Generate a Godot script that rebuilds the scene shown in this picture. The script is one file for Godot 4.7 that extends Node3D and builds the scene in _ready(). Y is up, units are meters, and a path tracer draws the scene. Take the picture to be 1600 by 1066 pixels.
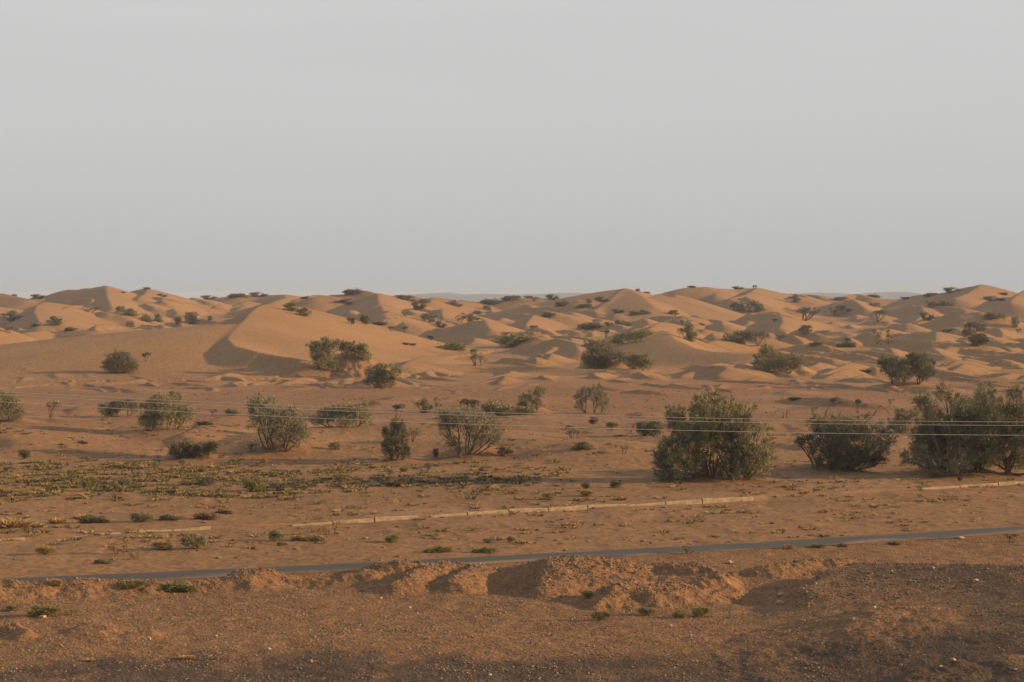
extends Node3D
# A desert plain with a low dune field, seen from a rise: x to the right, y up, -z away from the camera. «d» is the distance ahead (-z).

const FOCAL := 3000.0        # of a 1600 px wide picture
const HORIZON := 462.0
const EYE := 10.0            # metres above the plain
const APEX := 20.0           # the ground's columns meet this far behind the camera

var deep := PackedFloat32Array()     # the ground grid: distance of each row
var slant := PackedFloat32Array()    # and x / (d + APEX) of each column
var ground_h := PackedFloat32Array()
var nc := 0
var nr := 0
var n_low := FastNoiseLite.new()
var n_mid := FastNoiseLite.new()
var n_fine := FastNoiseLite.new()
var n_clump := FastNoiseLite.new()
var rng := RandomNumberGenerator.new()
var M := {}
var kinds := {}
var taken := {}

# ---------------------------------------------------------------- helpers

func numbered(called: String) -> String:
	if not taken.has(called):
		taken[called] = 0
		return called
	taken[called] += 1
	return "%s_%03d" % [called, taken[called]]

func tag(o: Node, label: String, category := "", group := "", kind := "") -> Node:
	o.set_meta("label", label)
	if category: o.set_meta("category", category)
	if group: o.set_meta("group", group)
	if kind: o.set_meta("kind", kind)
	return o

class Mb:
	var v := PackedVector3Array()
	var n := PackedVector3Array()
	var c := PackedColorArray()
	var i := PackedInt32Array()
	func quad(a: Vector3, b: Vector3, cc: Vector3, d: Vector3, col: Color) -> void:
		var k := v.size()
		v.append(a); v.append(b); v.append(cc); v.append(d)
		for q in 4: c.append(col)
		i.append(k); i.append(k + 1); i.append(k + 2); i.append(k); i.append(k + 2); i.append(k + 3)
	func tri(a: Vector3, b: Vector3, cc: Vector3, col: Color) -> void:
		var k := v.size()
		v.append(a); v.append(b); v.append(cc)
		for q in 3: c.append(col)
		i.append(k); i.append(k + 1); i.append(k + 2)
	func tube(p: Array, r0: float, r1: float, sides: int, col: Color) -> void:
		var k := v.size()
		var m := p.size()
		for j in m:
			var dir: Vector3 = (p[mini(j + 1, m - 1)] - p[maxi(j - 1, 0)]).normalized()
			var s := dir.cross(Vector3(0.31, 0.2, 0.93)).normalized()
			var t := s.cross(dir)
			var r := lerpf(r0, r1, float(j) / (m - 1))
			for q in sides:
				var a := TAU * q / sides
				v.append(p[j] + (s * cos(a) + t * sin(a)) * r)
				c.append(col)
		for j in m - 1:
			for q in sides:
				var a := k + j * sides + q
				var b := k + j * sides + (q + 1) % sides
				i.append_array([a, b, a + sides, b, b + sides, a + sides])
	func mesh() -> ArrayMesh:
		var a := []
		a.resize(Mesh.ARRAY_MAX)
		a[Mesh.ARRAY_VERTEX] = v
		if n.size() == v.size(): a[Mesh.ARRAY_NORMAL] = n
		a[Mesh.ARRAY_COLOR] = c
		a[Mesh.ARRAY_INDEX] = i
		var m := ArrayMesh.new()
		m.add_surface_from_arrays(Mesh.PRIMITIVE_TRIANGLES, a)
		return m

func put(called: String, mesh: Mesh, mat: Material, parent: Node) -> MeshInstance3D:
	var o := MeshInstance3D.new()
	o.name = numbered(called) if parent == self else called
	o.mesh = mesh
	o.material_override = mat
	parent.add_child(o, true)
	return o

func px(x: float, y: float, d: float) -> Vector3:
	return Vector3((x - 800.0) / FOCAL * d, EYE - (y - HORIZON) / FOCAL * d, -d)

func ss(a: float, b: float, x: float) -> float:
	return smoothstep(a, b, x)

# ---------------------------------------------------------------- ground

func base_height(x: float, d: float) -> float:
	# the open plain, the rising dune field behind it and the rise that the camera stands on
	var h := 0.0
	if d < 215.0:
		h += n_low.get_noise_2d(x * 1.0, d * 1.0) * 0.22 * ss(70.0, 110.0, d)
	if d > 190.0:
		var far := ss(255.0, 430.0, d)
		h += far * (n_low.get_noise_2d(x * 0.30 + 900.0, d * 0.16) * 1.1 + 0.1)
		h += ss(430.0, 830.0, d) * 5.0 * (1.0 - ss(880.0, 1150.0, d)) - 6.0 * ss(900.0, 1300.0, d)
	if d < 120.0:
		# the low step behind the concrete edging
		var wall := 78.7 + (x + 21.0) * 0.485
		h += 0.05 * ss(-0.3, 0.2, d - wall) - (0.025 - 0.09 * ss(5.0, 10.0, x) * ss(13.5, 12.0, x) * -1.0 + 0.11 * n_fine.get_noise_2d(x * 0.7, 5.0)) * ss(-9.0, -1.0, d - wall) * (1.0 - ss(-0.3, 0.2, d - wall))
		# the rise under the camera, which runs on to the right
		var rise := clampf((43.5 - 0.1 * absf(minf(x, 0.0)) - d) * 0.205, 0.0, 8.3)
		# the gravel bench on the right, which climbs away from the sun's side
		var lip := 8.9 + 0.55 * maxf(d - 63.5, 0.0) + n_fine.get_noise_2d(d * 1.6, 3.0) * 0.7
		var wide := lerpf(1.3, 7.0, ss(61.5, 57.0, d))
		var bench := ss(lip - wide * 0.45, lip + wide * 0.55, x) * (0.5 + 0.10 * maxf(x - 10.5, 0.0)) * ss(70.0 - 0.95 * (x - 11.0), 68.2 - 0.95 * (x - 11.0), d + n_fine.get_noise_2d(x * 1.2, 9.0) * 0.4)
		h += maxf(rise, bench)
	return h

func build_grid() -> void:
	var d := -12.0
	while d < 44.0:
		deep.append(d); d += 2.0
	while d < 112.0:
		deep.append(d); d += 0.17
	while d < 235.0:
		deep.append(d); d *= 1.0030
	while d < 820.0:
		deep.append(d); d *= 1.0046
	while d < 1400.0:
		deep.append(d); d *= 1.012
	while d < 9000.0:
		deep.append(d); d *= 1.1
	var fine := 0.305
	var m := 640
	var outer := PackedFloat32Array()
	var u := fine
	var s := 0.002
	while u < 1.6:
		u += s
		s *= 1.17
		outer.append(u)
	for k in outer.size(): slant.append(-outer[outer.size() - 1 - k])
	for k in m + 1: slant.append(-fine + 2.0 * fine * k / m)
	slant.append_array(outer)
	nc = slant.size()
	nr = deep.size()
	ground_h.resize(nr * nc)
	for r in nr:
		var dd := deep[r]
		for q in nc:
			ground_h[r * nc + q] = base_height(slant[q] * (dd + APEX), dd)

func height(x: float, d: float) -> float:
	var u := x / (d + APEX)
	var r := clampi(deep.bsearch(d) - 1, 0, nr - 2)
	var q := clampi(slant.bsearch(u) - 1, 0, nc - 2)
	var fr := clampf((d - deep[r]) / (deep[r + 1] - deep[r]), 0.0, 1.0)
	var fq := clampf((u - slant[q]) / (slant[q + 1] - slant[q]), 0.0, 1.0)
	var k := r * nc + q
	return lerpf(lerpf(ground_h[k], ground_h[k + 1], fq), lerpf(ground_h[k + nc], ground_h[k + nc + 1], fq), fr)

# A dune or a heap: a crest line (x, height, distance); sa and sb are the slopes to the left and right of someone who walks along it.
func crest(p: Array, sa: float, sb: float, soft := 0.15, rough := 0.0) -> void:
	var lo := Vector2(1e9, 1e9)
	var hi := -lo
	var reach := 0.0
	for w: Vector3 in p:
		var q := Vector2(w.x, -w.z)
		lo = lo.min(q)
		hi = hi.max(q)
		reach = maxf(reach, (w.y + 0.8) / minf(sa, sb) * 1.25)
	lo -= Vector2(reach, reach)
	hi += Vector2(reach, reach)
	var r0 := clampi(deep.bsearch(lo.y), 0, nr - 1)
	var r1 := clampi(deep.bsearch(hi.y), 0, nr - 1)
	var m := p.size() - 1
	for r in range(r0, r1 + 1):
		var d := deep[r]
		var q0 := clampi(slant.bsearch(lo.x / (d + APEX)), 0, nc - 1)
		var q1 := clampi(slant.bsearch(hi.x / (d + APEX)), 0, nc - 1)
		for q in range(q0, q1 + 1):
			var x := slant[q] * (d + APEX)
			var at := r * nc + q
			var b := ground_h[at]
			var best := b
			var ex := 0.0
			if rough > 0.0: ex = n_fine.get_noise_2d(x * 3.0, d * 3.0) * rough + n_fine.get_noise_2d(x * 11.0, d * 11.0) * rough * 0.6
			for k in m:
				var a: Vector3 = p[k]
				var c: Vector3 = p[k + 1]
				var sx := c.x - a.x
				var sd := a.z - c.z
				var l2 := sx * sx + sd * sd
				var t := clampf(((x - a.x) * sx + (d + a.z) * sd) / l2, 0.0, 1.0)
				var ox := x - a.x - sx * t
				var od := d + a.z - sd * t
				var dist := sqrt(ox * ox + od * od)
				var side := (sx * od - sd * ox) / (sqrt(l2) * (dist + 1e-4))   # 1: to the left
				var s := lerpf(sb, sa, side * 0.5 + 0.5)
				var top := lerpf(a.y, c.y, t) + ex
				var bb := minf(b, 0.2) if rough > 0.0 else b * 0.5
				var hh := top - bb
				if hh <= 0.0: continue
				if rough == 0.0:
					var e := lerpf(1.5, 0.05, ss(0.11, 0.26, s))
					dist = sqrt(dist * dist + e * e) - e
				var round_ := clampf((0.5 - s) * 5.0, 0.0, 1.0) * 0.4
				var w := dist * s / (hh * (1.0 + 0.35 * round_))
				if w >= 1.0: continue
				var v := bb + hh * (1.0 - lerpf(w, w * w * (3.0 - 2.0 * w), round_))
				if v > best - soft * hh:
					var kk := soft * hh
					var g := maxf(kk - absf(v - best), 0.0) / kk if best == b else 0.0
					best = maxf(v, best) + g * g * kk * 0.25
			ground_h[at] = best

func pc(p: Array, sa: float, sb: float, soft := 0.15, rough := 0.0) -> void:   # the same from picture places [x, y, distance]
	var w := []
	for q in p: w.append(px(q[0], q[1], q[2]))
	crest(w, sa, sb, soft, rough)

func mound(x: float, d: float, h: float, rx: float, rd: float) -> void:
	var r0 := clampi(deep.bsearch(d - rd), 0, nr - 1)
	var r1 := clampi(deep.bsearch(d + rd), 0, nr - 1)
	for r in range(r0, r1 + 1):
		var q0 := clampi(slant.bsearch((x - rx) / (deep[r] + APEX)), 0, nc - 1)
		var q1 := clampi(slant.bsearch((x + rx) / (deep[r] + APEX)), 0, nc - 1)
		for q in range(q0, q1 + 1):
			var e := Vector2((slant[q] * (deep[r] + APEX) - x) / rx, (deep[r] - d) / rd)
			var l := e.length()
			if l < 1.0: ground_h[r * nc + q] += h * (1.0 - l * l * (3.0 - 2.0 * l))

func hit(x: float, y: float) -> float:   # how far ahead the ground shows at this place of the picture
	var sx := (x - 800.0) / FOCAL
	var sy := (y - HORIZON) / FOCAL
	var d := 46.0
	var near := 1e9
	var at := 600.0
	while d < 1000.0:
		var gap := EYE - sy * d - height(sx * d, d)
		if gap <= 0.0: return d
		var g := gap / d
		if g < near and d > 250.0:
			near = g
			at = d
		d += maxf(0.12, d * 0.0022)
	return at

func road_d(x: float) -> float:
	return 72.07 + x * 0.375 + 0.002 * x * x

func dunes() -> void:
	# ---- the dune field, from the far to the near: a crest is [x, y in the 1600 px picture, distance]
	rng.seed = 41
	for k in 210:
		var d := 330.0 * pow(2.7, rng.randf())
		var x := rng.randf_range(-0.33, 0.33) * d
		var l := rng.randf_range(9.0, 26.0) * (0.6 + d / 900.0)
		var sx := 800.0 + x / d * FOCAL
		if sx > 40.0 and sx < 760.0 and d < 372.0: continue
		var b := height(x, d)
		var top := b + rng.randf_range(0.9, 3.2) * (0.55 + d / 1100.0)
		top = minf(top, EYE - (466.0 - HORIZON) / FOCAL * d)
		var ang := rng.randf_range(-2.1, -0.75)
		var bend := rng.randf_range(-0.9, 0.9)
		var p := []
		for j in 6:
			var t := j / 5.0
			var a := ang + bend * (t - 0.5)
			var f: float = [0.35, 0.8, 1.0, 0.95, 0.6, 0.1][j]
			p.append(Vector3(x + cos(a) * l * (t - 0.5), lerpf(b, top, f), -(d + sin(a) * l * (t - 0.5))))
		crest(p, rng.randf_range(0.26, 0.38), rng.randf_range(0.5, 0.62), 0.08)
	pc([[-60, 455, 700], [0, 458, 700], [45, 468, 680]], 0.3, 0.3)
	pc([[60, 467, 700], [100, 453, 690], [140, 450, 685], [165, 447, 680], [167, 462, 640], [174, 480, 600]], 0.33, 0.42)
	pc([[165, 447, 680], [190, 459, 690], [228, 450, 700], [275, 469, 720]], 0.33, 0.36)
	pc([[230, 451, 695], [226, 459, 675], [214, 466, 650]], 0.3, 0.55)
	pc([[90, 474, 585], [68, 472, 565], [57, 477, 548], [53, 486, 520], [60, 503, 478]], 0.24, 0.5, 0.08)
	pc([[320, 468, 750], [380, 460, 740], [420, 461, 740], [450, 460, 730], [480, 466, 730]], 0.3, 0.3)
	pc([[500, 464, 650], [545, 458, 640], [571, 454, 640], [590, 459, 635], [592, 474, 600]], 0.33, 0.42)
	pc([[592, 459, 640], [640, 466, 680], [690, 472, 720]], 0.3, 0.3)
	pc([[690, 474, 700], [760, 471, 720], [820, 465, 720], [862, 466, 720], [910, 473, 720]], 0.28, 0.3)
	pc([[452, 462, 720], [440, 467, 690], [420, 474, 650]], 0.3, 0.5)
	pc([[560, 491, 545], [580, 483, 535], [595, 478, 528], [604, 497, 500]], 0.3, 0.45)
	pc([[648, 490, 560], [672, 485, 552], [689, 483, 548], [692, 497, 520]], 0.3, 0.5)
	pc([[690, 514, 440], [730, 504, 432], [757, 500, 428], [766, 516, 400]], 0.3, 0.42)
	pc([[843, 490, 535], [833, 492, 520], [820, 508, 470]], 0.3, 0.55)
	pc([[905, 484, 650], [935, 470, 640], [965, 453, 626], [978, 451, 622], [990, 455, 610], [1008, 466, 585], [1024, 481, 560]], 0.34, 0.2)
	pc([[975, 451, 620], [955, 467, 592], [926, 487, 565]], 0.32, 0.55)
	pc([[1000, 464, 650], [1060, 455, 660], [1076, 449, 660], [1100, 448, 660], [1130, 452, 670], [1180, 450, 675], [1204, 457, 680], [1240, 459, 690], [1295, 469, 700]], 0.3, 0.32)
	pc([[1128, 452, 670], [1116, 462, 640]], 0.3, 0.5)
	pc([[1182, 450, 675], [1165, 460, 640], [1140, 466, 620]], 0.3, 0.55)
	pc([[1290, 482, 640], [1310, 471, 640], [1332, 467, 640], [1352, 482, 625]], 0.35, 0.5)
	pc([[1300, 466, 720], [1340, 459, 750], [1362, 466, 720], [1420, 467, 720], [1480, 456, 700], [1510, 451, 692], [1531, 445, 690], [1560, 455, 700], [1580, 462, 700]], 0.3, 0.34)
	pc([[1532, 445, 690], [1512, 458, 660], [1490, 466, 640]], 0.3, 0.55)
	pc([[1640, 448, 670], [1602, 453, 655], [1590, 460, 640], [1577, 472, 610]], 0.3, 0.55)
	pc([[1175, 494, 550], [1202, 487, 540], [1217, 488, 530], [1223, 502, 490], [1218, 512, 470]], 0.3, 0.5)
	pc([[1395, 489, 620], [1420, 481, 610], [1437, 476, 600], [1445, 489, 575], [1430, 501, 545], [1400, 510, 520]], 0.28, 0.55)
	pc([[1540, 496, 520], [1515, 487, 540], [1500, 493, 500]], 0.3, 0.5)
	pc([[1044, 505, 440], [1030, 503, 430], [1012, 514, 405]], 0.28, 0.6)
	pc([[1390, 528, 385], [1430, 520, 385], [1462, 518, 380], [1463, 530, 350], [1456, 542, 325], [1475, 556, 290]], 0.24, 0.46)
	pc([[1650, 528, 390], [1605, 537, 360], [1560, 552, 325], [1512, 561, 300]], 0.3, 0.5)
	pc([[1043, 517, 330], [1047, 523, 322], [1057, 531, 308], [1082, 543, 288], [1112, 549, 278], [1190, 554, 268]], 0.4, 0.19)
	pc([[1043, 517, 330], [1005, 528, 330], [960, 546, 330]], 0.3, 0.42)
	pc([[840, 533, 330], [870, 528, 330], [900, 536, 320], [905, 548, 300]], 0.28, 0.36)
	for k in 680:
		var d := 203.0 * pow(3.85, pow(rng.randf(), 1.2))
		var x := rng.randf_range(-0.33, 0.33) * d
		var l := rng.randf_range(6.0, 20.0) * (0.7 + d / 900.0)
		var sx := 800.0 + x / d * FOCAL
		if sx > -20.0 and sx < 790.0 and d > 242.0 and d < 365.0: continue
		var b := height(x, d)
		var top := b + rng.randf_range(0.5, 1.5) * (0.6 + d / 900.0) * lerpf(0.22, 1.0, ss(205.0, 262.0, d))
		top = minf(top, EYE - (460.0 - HORIZON) / FOCAL * d)
		if top < b + 0.08 or sx > 880.0 and sx < 1210.0 and d > 262.0 and d < 345.0: continue
		var ang := rng.randf_range(-2.1, -0.75)
		var bend := rng.randf_range(-1.2, 1.2)
		var p := []
		for j in 5:
			var t := j / 4.0
			var a := ang + bend * (t - 0.5)
			p.append(Vector3(x + cos(a) * l * (t - 0.5), lerpf(b, top, [0.25, 0.85, 1.0, 0.7, 0.05][j]), -(d + sin(a) * l * (t - 0.5))))
		crest(p, rng.randf_range(0.22, 0.36), rng.randf_range(0.48, 0.62), 0.08)
	# the big dune on the left
	pc([[446, 480, 342], [428, 473, 335], [404, 478, 322], [388, 491, 300], [376, 506, 284], [359, 524, 268], [356, 530, 262], [366, 541, 250], [400, 550, 241], [470, 562, 235]], 0.26, 0.5)
	pc([[376, 506, 286], [340, 507, 288], [300, 511, 292], [250, 519, 297], [200, 524, 300], [100, 537, 300], [0, 541, 305], [-90, 545, 305]], 0.095, 0.3)
	pc([[215, 513, 390], [150, 517, 380], [90, 515, 390], [40, 519, 380]], 0.3, 0.35)
	# low lobes along its foot
	pc([[110, 578, 252], [128, 572, 250], [145, 577, 243], [178, 584, 236]], 0.3, 0.4)
	pc([[700, 561, 276], [668, 556, 270], [640, 562, 255], [625, 572, 243]], 0.2, 0.5)
	pc([[505, 583, 237], [493, 586, 233], [470, 592, 226]], 0.16, 0.42)
	pc([[470, 606, 206], [430, 601, 209], [380, 605, 207], [330, 607, 206]], 0.1, 0.12)
	pc([[640, 571, 250], [760, 569, 255], [830, 573, 252], [930, 577, 246], [985, 576, 242], [1030, 592, 226]], 0.22, 0.2)
	pc([[1122, 567, 256], [1103, 571, 246], [1062, 588, 232]], 0.22, 0.6)
	pc([[1328, 566, 256], [1312, 573, 247], [1272, 590, 232]], 0.24, 0.6)
	pc([[1345, 566, 262], [1400, 573, 255], [1500, 578, 246], [1600, 577, 246], [1700, 574, 250]], 0.25, 0.2)
	pc([[1360, 590, 230], [1300, 592, 228], [1230, 594, 226]], 0.12, 0.2)
	pc([[1190, 576, 248], [1225, 571, 250], [1262, 581, 240]], 0.3, 0.3)
	pc([[528, 552, 238], [545, 547, 238], [562, 557, 236], [588, 580, 232]], 0.45, 0.42, 0.15, 0.2)
	# the sand sheets on the plain
	pc([[440, 672, 128], [500, 667, 130], [600, 664, 131], [700, 667, 130], [790, 676, 127], [880, 690, 121]], 0.2, 0.13)
	pc([[-60, 664, 134], [60, 662, 134], [150, 656, 138], [230, 656, 138], [300, 672, 131]], 0.2, 0.13)
	pc([[385, 650, 141], [352, 650, 140], [318, 663, 134], [280, 680, 127]], 0.13, 0.5)
	pc([[1000, 690, 128], [1100, 680, 131], [1230, 683, 130], [1330, 690, 127]], 0.12, 0.1)
	# low swells on the plain
	for k in 46:
		var d := rng.randf_range(118.0, 208.0)
		var x := rng.randf_range(-0.30, 0.30) * d
		var l := rng.randf_range(5.0, 13.0)
		var top := height(x, d) + rng.randf_range(0.18, 0.42)
		var a := rng.randf_range(-2.4, -0.5)
		var p := []
		for j in 4: p.append(Vector3(x + cos(a) * l * (j / 3.0 - 0.5), top - [0.25, 0.0, 0.04, 0.3][j], -(d + sin(a) * l * (j / 3.0 - 0.5))))
		crest(p, rng.randf_range(0.07, 0.13), rng.randf_range(0.16, 0.34), 0.2)
	# hummocks that bushes hold
	for q in [[593, 604, 1.0, 60.0], [835, 646, 0.7, 40.0], [735, 716, 0.55, 75.0], [435, 708, 0.4, 80.0], [618, 722, 0.2, 45.0], [300, 716, 0.45, 70.0],
			[1080, 752, 0.35, 65.0], [1160, 748, 0.35, 75.0], [1290, 737, 0.3, 90.0], [1500, 742, 0.4, 110.0], [963, 580, 1.2, 75.0], [1213, 584, 1.2, 65.0], [20, 660, 0.5, 60.0], [268, 672, 0.5, 60.0], [1417, 603, 0.7, 60.0]]:
		var d: float = EYE * FOCAL / (q[1] - HORIZON)
		var w: float = q[3] / FOCAL * d
		mound((q[0] - 800.0) / FOCAL * d, d, q[2], w, w * 1.1)

func fg(p: Array, sa: float, sb: float, soft: float, rough: float) -> void:
	var w := []
	for q in p:
		var d: float = q[2] - lerpf(2.0, 0.8, ss(892.0, 960.0, q[1]))
		w.append(px(q[0], q[1], d))
	crest(w, sa, sb, soft, rough)

func foreground() -> void:
	# the low bank along the road's near side
	var bank := []
	for k in 15:
		var x := -24.0 + k * 1.35
		bank.append(Vector3(x, 0.30 + 0.22 * ss(-13.5, -15.5, x) + 0.10 * sin(k * 1.9) + 0.06 * sin(k * 4.3), -(road_d(x) - 2.5)))
	crest(bank, 0.34, 0.30, 0.1, 0.09)
	# the dug earth along the near side of the road
	fg([[345, 892, 69.5], [385, 882, 69.3], [430, 889, 69.3], [455, 897, 69.0]], 0.42, 0.42, 0.1, 0.10)
	fg([[70, 897, 68.0], [118, 887, 68.0], [150, 898, 67.6]], 0.4, 0.5, 0.1, 0.10)
	fg([[-40, 902, 67.6], [10, 901, 67.4], [40, 908, 67.0]], 0.4, 0.4, 0.1, 0.08)
	fg([[545, 888, 70.4], [575, 880, 70.6], [600, 873, 70.8], [640, 875, 70.8], [665, 880, 70.9]], 0.5, 0.55, 0.1, 0.08)
	fg([[690, 882, 70.6], [720, 878, 70.6], [755, 884, 70.4]], 0.5, 0.5, 0.1, 0.07)
	fg([[690, 876, 70.6], [662, 884, 69.3], [640, 896, 67.9], [612, 909, 66.7]], 0.32, 0.75, 0.1, 0.07)
	fg([[745, 879, 70.4], [728, 889, 69.0], [700, 905, 67.0]], 0.3, 0.7, 0.1, 0.07)
	fg([[820, 879, 70.8], [880, 868, 69.8], [925, 873, 69.8], [990, 878, 70.2], [1030, 881, 70.3], [1060, 876, 70.3], [1088, 877, 70.0], [1115, 890, 69.0], [1150, 905, 67.5]], 0.5, 0.28, 0.1, 0.14)
	fg([[878, 868, 69.8], [857, 875, 69.2], [848, 885, 68.2], [843, 905, 66.6], [838, 920, 65.3]], 0.24, 0.8, 0.1, 0.08)
	fg([[985, 905, 65.4], [967, 910, 64.8], [950, 924, 63.7], [932, 941, 62.4]], 0.42, 0.75, 0.1, 0.10)
	fg([[1040, 905, 65.8], [1022, 911, 65.0], [1008, 926, 63.8]], 0.3, 0.8, 0.1, 0.08)
	fg([[967, 910, 64.8], [1022, 911, 65.0], [1075, 924, 64.6]], 0.45, 0.4, 0.1, 0.10)
	# the gravel bench on the right and its broken edge
	fg([[1150, 892, 70.8], [1200, 884, 70.8], [1270, 872, 71.6], [1340, 872, 72.2]], 0.3, 0.4, 0.1, 0.08)
	fg([[1345, 968, 57.6], [1310, 965, 58.0], [1285, 977, 57.2], [1275, 986, 56.8]], 0.1, 0.45, 0.1, 0.05)
	fg([[1450, 945, 57.6], [1390, 945, 57.8], [1350, 955, 57.2]], 0.1, 0.4, 0.1, 0.05)
	fg([[45, 985, 57.0], [20, 972, 58.0], [-40, 970, 57.8]], 0.4, 0.7, 0.1, 0.07)
	fg([[230, 985, 57.6], [205, 987, 57.4], [190, 994, 56.8]], 0.1, 0.6, 0.1, 0.05)
	fg([[160, 972, 58.4], [140, 973, 58.3], [120, 980, 57.8]], 0.1, 0.6, 0.1, 0.04)
	fg([[1500, 1034, 49.2], [1470, 1037, 49.0], [1430, 1046, 48.6]], 0.16, 0.5, 0.1, 0.05)
	fg([[1620, 1016, 50.0], [1590, 1020, 49.8], [1560, 1028, 49.4]], 0.1, 0.6, 0.1, 0.05)

func hollows() -> void:
	mound(8.3, 65.0, -0.45, 2.3, 3.6)
	mound(-7.6, 66.6, -0.25, 1.6, 1.6)
	mound(0.2, 65.8, -0.3, 1.5, 1.8)

func relief() -> void:
	# small relief everywhere, then the levelled bed of the road
	for r in nr:
		var d := deep[r]
		if d < 40.0 or d > 700.0: continue
		var near := 1.0 - ss(74.0, 84.0, d)
		var plain := ss(74.0, 84.0, d) * (1.0 - ss(205.0, 250.0, d))
		for q in nc:
			var x := slant[q] * (d + APEX)
			var k := r * nc + q
			var b := 0.0
			if near > 0.0:
				var a := n_mid.get_noise_2d(x * 2.0, d * 1.6)
				b += near * (a * 0.075 + n_fine.get_noise_2d(x * 4.0, d * 4.0) * 0.03 + n_fine.get_noise_2d(x * 13.0 + 70.0, d * 13.0) * 0.014)
			if plain > 0.0:
				var a := n_mid.get_noise_2d(x * 1.3 + 300.0, d * 1.0)
				var f := n_fine.get_noise_2d(x * 2.4, d * 1.7)
				var wl := absf(d - 88.88 - x * 0.485)
				b += plain * (a * 0.075 + maxf(f, 0.0) * maxf(f, 0.0) * 0.13) * (0.25 + 0.75 * ss(0.5, 2.5, wl))
			if d > 205.0:
				b += n_mid.get_noise_2d(x * 0.5, d * 0.4) * 0.10
			var e := absf(d - road_d(x))
			if e < 7.0 and x < 60.0:
				var f := ss(0.9, 1.9, e)
				ground_h[k] = lerpf(0.12, ground_h[k] + b, f) if e < 1.9 else ground_h[k] + b
			else:
				ground_h[k] += b

func ground_color(x: float, d: float, h: float, slope: float) -> Color:
	var dune := Color(0.335, 0.206, 0.112)
	var plain := Color(0.275, 0.160, 0.094)
	var field := Color(0.280, 0.166, 0.090)
	var gravel := Color(0.330, 0.192, 0.106)
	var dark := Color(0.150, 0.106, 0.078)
	var a := n_mid.get_noise_2d(x * 0.6, d * 0.35)
	var f := n_fine.get_noise_2d(x * 1.2, d * 0.7)
	var c := field.lerp(plain, ss(118.0, 150.0, d + a * 14.0))
	c = c.lerp(dune, ss(195.0, 250.0, d + a * 30.0))
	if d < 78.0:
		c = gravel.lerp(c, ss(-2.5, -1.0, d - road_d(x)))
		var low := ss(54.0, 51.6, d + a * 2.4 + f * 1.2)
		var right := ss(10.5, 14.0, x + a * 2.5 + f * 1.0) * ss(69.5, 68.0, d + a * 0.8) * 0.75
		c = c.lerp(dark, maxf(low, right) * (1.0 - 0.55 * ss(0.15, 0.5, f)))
	if d > 76.0 and d < 118.0:
		var debris := ss(0.12, 0.42, f) * 0.32
		c = c.lerp(Color(0.16, 0.10, 0.066), debris)
	if d > 84.0 and d < 240.0: c = c.lerp(Color(0.335, 0.215, 0.128), 0.55 * ss(0.1, 0.5, n_mid.get_noise_2d(x * 0.35 + 500.0, d * 0.9)))
	var t := 1.0 + 0.10 * n_low.get_noise_2d(x * 2.0, d * 1.3) + 0.06 * f
	return Color(c.r * t, c.g * t, c.b * t)

func build_ground() -> void:
	var nor := PackedVector3Array()
	var pos := PackedVector3Array()
	var col := PackedColorArray()
	nor.resize(nr * nc)
	pos.resize(nr * nc)
	col.resize(nr * nc)
	for r in nr:
		var d := deep[r]
		var ra := maxi(r - 1, 0)
		var rb := mini(r + 1, nr - 1)
		var dd := deep[rb] - deep[ra]
		for q in nc:
			var k := r * nc + q
			var qa := maxi(q - 1, 0)
			var qb := mini(q + 1, nc - 1)
			var h := ground_h[k]
			var x := slant[q] * (d + APEX)
			pos[k] = Vector3(x, h, -d)
			var gx := (ground_h[r * nc + qb] - ground_h[r * nc + qa]) / ((slant[qb] - slant[qa]) * (d + APEX))
			var gd := (ground_h[rb * nc + q] - ground_h[ra * nc + q]) / dd
			gd -= gx * slant[q]   # rows fan out
			var n := Vector3(-gx, 1.0, gd).normalized()
			nor[k] = n
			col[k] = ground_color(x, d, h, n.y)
	var parts := [PackedInt32Array(), PackedInt32Array(), PackedInt32Array()]
	var ia := PackedInt32Array()
	var ib := PackedInt32Array()
	var ic := PackedInt32Array()
	for r in nr - 1:
		var d := deep[r]
		for q in nc - 1:
			var k := r * nc + q
			var x := slant[q] * (d + APEX)
			if d < 110.0 and d < road_d(x):
				ia.append(k); ia.append(k + nc); ia.append(k + 1); ia.append(k + 1); ia.append(k + nc); ia.append(k + nc + 1)
			elif d < 215.0:
				ib.append(k); ib.append(k + nc); ib.append(k + 1); ib.append(k + 1); ib.append(k + nc); ib.append(k + nc + 1)
			else:
				ic.append(k); ic.append(k + nc); ic.append(k + 1); ic.append(k + 1); ic.append(k + nc); ic.append(k + nc + 1)
	var names := ["gravel_ground", "sandy_plain", "dunes"]
	var texts := ["stony brown gravel ground with heaps of dug earth before the road", "flat reddish sandy plain between the road and the dunes", "field of orange sand dunes reaching to the horizon"]
	var mats := [M.gravel, M.plain, M.dune]
	var set_ := [ia, ib, ic]
	for s in 3:
		# keep only the rows that this sheet uses
		var index: PackedInt32Array = set_[s]
		var lo := nr * nc
		var hi := 0
		for k in index:
			if k < lo: lo = k
			if k > hi: hi = k
		for k in index.size(): index[k] -= lo
		var a := []
		a.resize(Mesh.ARRAY_MAX)
		a[Mesh.ARRAY_VERTEX] = pos.slice(lo, hi + 1)
		a[Mesh.ARRAY_NORMAL] = nor.slice(lo, hi + 1)
		a[Mesh.ARRAY_COLOR] = col.slice(lo, hi + 1)
		a[Mesh.ARRAY_INDEX] = index
		var mesh := ArrayMesh.new()
		mesh.add_surface_from_arrays(Mesh.PRIMITIVE_TRIANGLES, a)
		tag(put(names[s], mesh, mats[s], self), texts[s], "ground", "", "structure")

# ---------------------------------------------------------------- materials

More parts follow.
